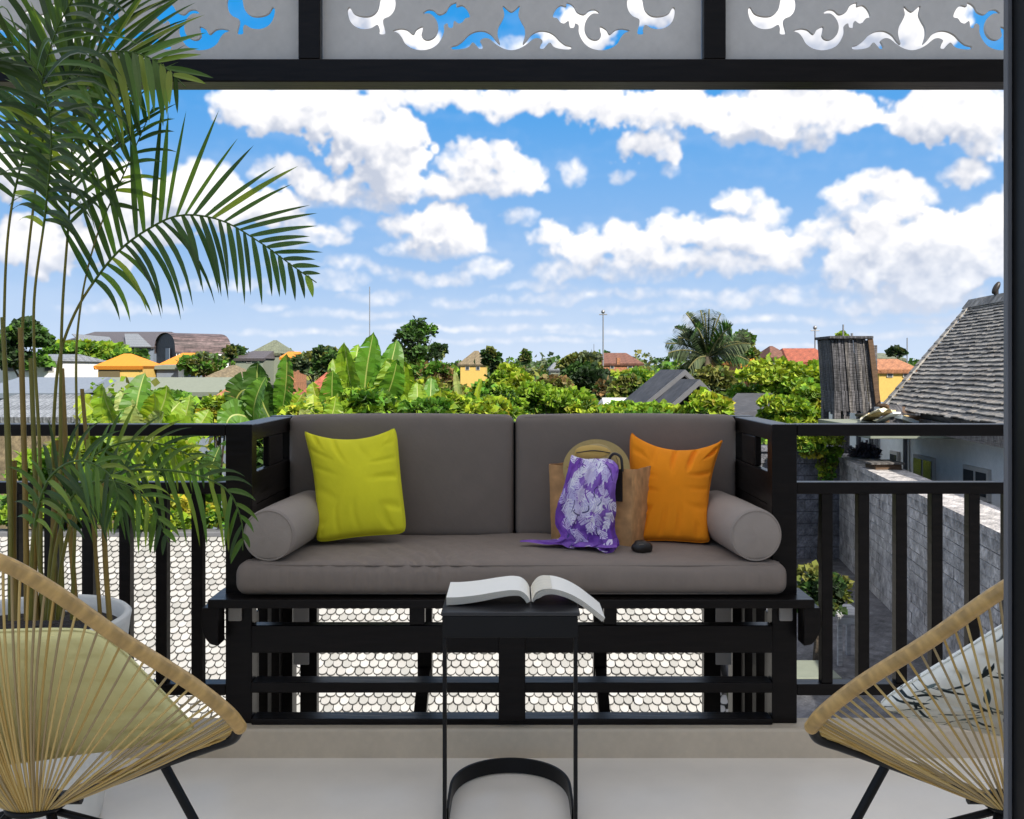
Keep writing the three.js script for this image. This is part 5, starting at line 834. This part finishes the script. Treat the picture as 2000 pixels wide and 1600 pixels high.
// ------------------------------------------------------------------ slate roofed house at the right
{
  const E1 = at(1728, 797, 14), R1 = at(1895, 600, 17), R2 = at(1980, 582, 14.7), E2 = at(1985, 830, 9.4); E2.y = E1.y; R2.y = R1.y;
  const along = E2.clone().sub(E1).normalize(), E3 = E1.clone().addScaledVector(along, 8.2), nrm = along.clone().cross(R1.clone().sub(E1)).normalize(); if (nrm.y < 0) nrm.negate();
  const upv = nrm.clone().cross(along).normalize(); if (upv.y < 0) upv.negate();
  const Hs = R1.clone().sub(E1).dot(upv), hipA = R1.clone().sub(E1).dot(along), t = thing('slate_house', 'white walled house with a big grey slate roof at the right edge', 'house', V(5.9, -2, -11));
  const P = (a, h, o = 0) => E1.clone().addScaledVector(along, a).addScaledVector(upv, h).addScaledVector(nrm, o);
  const LEN = 8.2, r = mulberry(17);
  const deck = slab([P(0, 0, -0.02), P(LEN, 0, -0.02), P(LEN, Hs, -0.02), P(hipA, Hs, -0.02)], 0.06); const rf = part('roof', deck, M.darkRoof, t);
  // slates one by one in courses from eave to ridge
  const rows = 28, cw = 0.22, rh = Hs / rows, restG = []; let made = 0;
  const variants = M.slate.map(() => 0);
  for (let j = 0; j < rows; j++) {
    const h0 = j * rh, aL = hipA * (h0 / Hs), off = (j % 2) * cw / 2 + r() * 0.05;
    for (let a = aL - cw + off; a < LEN; a += cw) {
      const a0 = Math.max(a + 0.006, aL), a1 = a + cw - 0.006; if (a1 - a0 < 0.05) continue;
      const k = 0.003 + r() * 0.008, jag = (r() - 0.5) * 0.03, tilt = (r() - 0.5) * 0.012, hipShift = hipA * (rh / Hs);
      const q = [P(a0, h0 - 0.02 + jag, 0.03 + k), P(a1, h0 - 0.02 + jag + (r() - 0.5) * 0.02, 0.03 + k + tilt), P(a1, h0 + rh * 1.12, 0.004), P(a0 + (a0 === aL ? hipShift : 0), h0 + rh * 1.12, 0.004)];
      const g = slab(q, 0.014), cam = q[0].clone(), px = CX + cam.x / -cam.z * F, mat = r() * 4 | 0;
      if (px < 1985 && made < 300) { part('slate', g, M.slate[mat], rf); made++; } else restG.push(g);
    }
  }
  if (restG.length) { const m = part('slates', merge(restG), M.slate[0], rf); m.userData.kind = 'stuff'; }
  for (let i = 0; i < 12; i++) { const a = hipA - 0.1 + i * 0.42; part('ridge_tile', slab([P(a, Hs - 0.10, 0.05), P(a + 0.40, Hs - 0.10, 0.05), P(a + 0.40, Hs + 0.09, 0.11), P(a, Hs + 0.09, 0.11)], 0.07), M.slate[i % 3], rf); }
  for (let i = 0; i < 14; i++) { const f0 = i / 14, f1 = (i + 1.03) / 14, w = 0.11; part('hip_tile', slab([P(hipA * f0 - w, Hs * f0, 0.05), P(hipA * f0 + w, Hs * f0, 0.06), P(hipA * f1 + w, Hs * f1, 0.05), P(hipA * f1 - w, Hs * f1, 0.04)], 0.03), M.slate[i % 4], rf); }
  { const c = P(hipA + 1.15, Hs + 0.08, 0.1); const g = new THREE.SphereGeometry(1, 12, 8).scale(0.05, 0.12, 0.05).rotateZ(-0.5).translate(c.x, c.y + 0.12, c.z); part('finial', merge([g, rod(c, c.clone().add(V(0, 0.1, 0)), 0.04)]), M.leather, rf); }
  part('fascia', slab([P(0, 0.0, -0.1), P(LEN, 0.0, -0.1), P(LEN, 0.0, -0.1).add(V(0.02, -0.16, 0)), P(0, 0.0, -0.1).add(V(0.02, -0.16, 0))], 0.04), M.plank[3], t);
  // hip end facing away to the left
  part('roof_end', slab([P(0, 0, -0.03), R1.clone().addScaledVector(nrm, -0.03), V(R1.x + 3.2, E1.y, E1.z - 0.4)], 0.05), M.slate[0], t);
  const wx = 5.72;
  part('wall', box(wx, wx + 5, -3.2, E1.y - 0.02, -17.2, -5.2, 0), M.white, t);
  const win = (d0, d1, y0, y1, n) => { const f = part('window', box(wx - 0.05, wx - 0.002, y0, y1, -d0, -d1, 0.004), M.frame, t); for (let k = 0; k < n; k++) { const a = lerp(d1, d0, (k + 0.1) / n), b = lerp(d1, d0, (k + 0.9) / n); part('pane', box(wx - 0.058, wx - 0.052, y0 + 0.05, y1 - 0.05, -b, -a, 0.001), M.glass, f); } };
  const dd = (px) => wx * F / (px - CX);
  win(dd(1744), dd(1759), -0.22, 0.12, 1); win(dd(1790), dd(1829), -0.34, 0.14, 2); win(dd(1888), dd(1937), -0.25, 0.14, 2);
  for (const px of [1718, 1775]) part('drainpipe', rod(V(wx - 0.05, -3, -dd(px)), V(wx - 0.05, E1.y - 0.1, -dd(px)), 0.035), M.greyTrim, t);
}
{ // rubbish caught under the eave
  const r = mulberry(63), heap = [];
  const t = thing('roof_rubbish', 'heap of broken boards and pale sheeting under the slate eave', 'rubbish', at(1765, 815, 12.5));
  for (let i = 0; i < 16; i++) { const c = at(lerp(1690, 1830, r()), lerp(806, 824, r()), 12.2 + r() * 1.2), L = 0.25 + r() * 0.45, g = new THREE.BoxGeometry(L, 0.02 + r() * 0.03, 0.1 + r() * 0.12); g.rotateZ((r() - 0.5) * 1.1); g.rotateY(r() * 3); g.translate(c.x, c.y, c.z); part('board', metreUV(g), [M.cream, M.plank[0], M.white, M.timber, M.leather][i % 5], t); }
  part('ledge', box(at(1655, 0, 12.4).x, at(1660, 0, 12.4).x + 3.2, at(0, 828, 12.4).y - 0.14, at(0, 828, 12.4).y, -13.6, -11.6, 0.01), M.concrete, t);
  part('sheeting', gridGeo(20, 8, (u, v) => { const p = at(lerp(1680, 1745, u), lerp(822, 800, Math.sin(u * 2.2)), lerp(12.3, 12.9, v)); p.y += 0.06 * noise(u * 0.7, v * 0.6); return p; }), std([0.62, 0.57, 0.45]), t);
}
// ------------------------------------------------------------------ shaded yard with stone walls at the right
structure('yard', metreUV(new THREE.BoxGeometry(5.0, 0.3, 11.6).translate(4.55, -1.55, -8.9)), M.yard);
function blockWall(label, A, B, y0, y1, rows, len, mats, thick, seed, capMat) { // blocks laid in courses from A to B
  const t = thing('stone_wall', label, 'wall', V((A.x + B.x) / 2, y0, (A.z + B.z) / 2)), L = A.distanceTo(B), u = B.clone().sub(A).normalize(), n = V(-u.z, 0, u.x), r = mulberry(seed), rh = (y1 - y0) / rows;
  const core = slab([A.clone().setY(y0), B.clone().setY(y0), B.clone().setY(y1 - 0.01), A.clone().setY(y1 - 0.01)].map((p) => p.addScaledVector(n, -0.05)), thick); part('core', core, mats[0], t);
  for (let j = 0; j < rows; j++) for (let a = -(j % 2) * len / 2; a < L; a += len) {
    const a0 = Math.max(a + 0.004, 0), a1 = Math.min(a + len - 0.003, L), o = 0.004 + r() * 0.016; if (a1 - a0 < 0.06) continue;
    const b = new THREE.BoxGeometry(a1 - a0, rh - 0.007, 0.1); b.translate((a0 + a1) / 2, y0 + (j + 0.5) * rh, 0); const pp = b.attributes.position; for (let i = 0; i < pp.count; i++) if (pp.getZ(i) > 0) pp.setZ(i, pp.getZ(i) + o + (r() - 0.5) * 0.004); b.computeVertexNormals(); const m = metreUV(b); m.applyMatrix4(new THREE.Matrix4().makeBasis(u, V(0, 1, 0), n).setPosition(A.x, 0, A.z));
    part('block', m, mats[r() * mats.length | 0], t);
  }
  part('coping', slab([A, B].map((p) => p.clone().setY(y1 + 0.005).addScaledVector(n, 0.09)).concat([B, A].map((p) => p.clone().setY(y1 + 0.005).addScaledVector(n, -thick - 0.08))), -0.07), capMat ?? mats[0], t); return t;
}
blockWall('long rough grey stone wall running away from the right railing', V(4.82, 0, -14.0), V(3.40, 0, -4.6), -1.4, 0.02, 13, 0.95, M.stone, 0.3, 3);
blockWall('dark blue grey board marked wall across the end of the shaded yard', V(1.9, 0, -13.7), V(4.75, 0, -13.7), -1.4, 0.15, 9, 1.15, M.darkStone, 0.25, 4);
{ const a = at(1706, 912, 11.9), t = thing('timber_beam', 'weathered brown timber lying on top of the grey stone wall', 'timber', a); part('beam', box(a.x - 0.05, a.x + 0.28, a.y - 0.06, a.y + 0.05, a.z - 0.15, a.z + 0.2, 0.01), M.timber, t); part('board', box(a.x - 0.12, a.x + 0.30, a.y + 0.051, a.y + 0.075, a.z - 0.2, a.z + 0.24, 0.004), M.plank[3], t); }
{ // stool in the yard
  const d = 8.9, c = at(1648, 1190, d), t = thing('garden_stool', 'small white slatted stool standing in the shaded yard', 'stool', V(c.x, -1.4, c.z)), m = std([0.5, 0.5, 0.52], { map: grainTone });
  for (let i = 0; i < 4; i++) part('slat', box(c.x - 0.13, c.x + 0.13, c.y - 0.02, c.y, c.z - 0.2 + i * 0.105, c.z - 0.105 + i * 0.105, 0.004), m, t);
  part('rail', box(c.x - 0.11, c.x + 0.11, c.y - 0.09, c.y - 0.021, c.z + 0.19, c.z + 0.21, 0.003), m, t);
  for (const [x, z] of [[-0.1, 0.18], [0.1, 0.18], [-0.1, -0.16], [0.1, -0.16]]) part('leg', box(c.x + x - 0.02, c.x + x + 0.02, -1.4, c.y - 0.021, c.z + z - 0.02, c.z + z + 0.02, 0.003), m, t);
}
{ const d = 8.2, c = at(1590, 1322, d), t = thing('stone_bench', 'pale low slab on the yard floor by the sofa', 'slab', V(c.x, -1.4, c.z)); part('slab', box(c.x - 0.2, c.x + 0.15, -1.399, -1.31, c.z - 0.25, c.z + 0.2, 0.012), M.concrete, t); part('edge', box(c.x - 0.22, c.x + 0.17, -1.309, -1.27, c.z - 0.27, c.z + 0.22, 0.01), M.concrete, t); }
// ------------------------------------------------------------------ white shingle roof below the terrace
{
  const pitch = 0.5236, ridge = V(0, -0.56, -10.85), dn = V(0, -Math.sin(pitch), Math.cos(pitch)), nr = V(0, Math.cos(pitch), Math.sin(pitch)), t = thing('shingle_roof', 'low roof of white rounded shingles below the railing and sofa', 'roof', V(-1.5, -2.6, -8));
  const x0 = -6.2, x1 = 2.0, ex = 0.088, cw = 0.088, rows = 44, L = rows * ex, r = mulberry(29);
  const P = (x, s, o) => V(x, ridge.y, ridge.z).addScaledVector(dn, s).addScaledVector(nr, o);
  const deck = part('deck', slab([P(x0, L, -0.02), P(x1, L, -0.02), P(x1, 0, -0.02), P(x0, 0, -0.02)], 0.08), std([0.16, 0.145, 0.13]), t);
  part('ridge_cap', box(x0, x1, ridge.y - 0.02, ridge.y + 0.05, ridge.z - 0.12, ridge.z + 0.10, 0.02), M.greyTrim, t);
  part('rear_slope', slab([P(x1, 0, -0.02), V(x1, ridge.y - 1.4, ridge.z - 1.6), V(x0, ridge.y - 1.4, ridge.z - 1.6), P(x0, 0, -0.02)], 0.05), M.greyRoof, t);
  part('gable', slab([V(x1 - 0.05, ridge.y - 0.06, ridge.z), V(x1 - 0.05, P(0, L, 0).y - 0.06, P(0, L, 0).z), V(x1 - 0.05, -5, P(0, L, 0).z), V(x1 - 0.05, -5, ridge.z)], 0.1), M.white, t);
  const one = (j) => { // rounded shingle; dark edge colour stands in for the shadow line under it
    const s = new THREE.Shape(), w = cw / 2 - 0.005, h = 0.13, k = 0.042 + 0.008 * j; s.moveTo(-w, h); s.lineTo(-w, k); s.bezierCurveTo(-w, k * 0.35, -w * 0.55, 0, 0, 0); s.bezierCurveTo(w * 0.55, 0, w, k * (0.3 + 0.1 * j), w, k); s.lineTo(w, h);
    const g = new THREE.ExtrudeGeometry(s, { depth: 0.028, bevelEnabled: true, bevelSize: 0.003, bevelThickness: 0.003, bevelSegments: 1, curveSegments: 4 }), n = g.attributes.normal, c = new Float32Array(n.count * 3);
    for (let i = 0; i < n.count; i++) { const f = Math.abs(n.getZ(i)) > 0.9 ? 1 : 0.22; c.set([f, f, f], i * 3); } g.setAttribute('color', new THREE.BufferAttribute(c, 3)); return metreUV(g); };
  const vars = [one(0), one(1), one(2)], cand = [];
  for (let j = 1; j <= rows; j++) for (let x = x0 + cw / 2 + (j % 2) * cw / 2; x < x1 - cw / 2; x += cw) {
    const p = P(x + (r() - 0.5) * 0.008, j * ex + (r() - 0.5) * 0.014, 0.022), m = new THREE.Matrix4().makeBasis(V(1, 0, 0), dn.clone().negate(), nr).multiply(new THREE.Matrix4().makeRotationFromEuler(new THREE.Euler(-0.17 + (r() - 0.5) * 0.07, (r() - 0.5) * 0.08, (r() - 0.5) * 0.10))).setPosition(p);
    const px = CX + p.x / -p.z * F, py = HY + (EYE - p.y) / -p.z * F; cand.push([m, r() * 3 | 0, r() * 4 | 0, py > 1190 && py < 1405 && px > 568 && px < 1436 && !(py > 1221 && py < 1276) && !(py > 1324 && py < 1354) ? py + 1000 : py > 1405 ? -py : py]);
  }
  cand.sort((a, b) => b[3] - a[3]); const rest = [[], [], [], []];
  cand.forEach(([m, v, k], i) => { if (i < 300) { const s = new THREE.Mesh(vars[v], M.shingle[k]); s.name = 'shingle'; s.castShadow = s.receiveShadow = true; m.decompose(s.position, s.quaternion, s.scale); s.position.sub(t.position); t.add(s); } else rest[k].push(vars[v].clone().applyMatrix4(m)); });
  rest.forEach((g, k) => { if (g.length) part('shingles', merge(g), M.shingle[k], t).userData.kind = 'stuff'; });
}
scene.traverse((o) => { delete o.userData.origin; });
renderer.render(scene, camera);
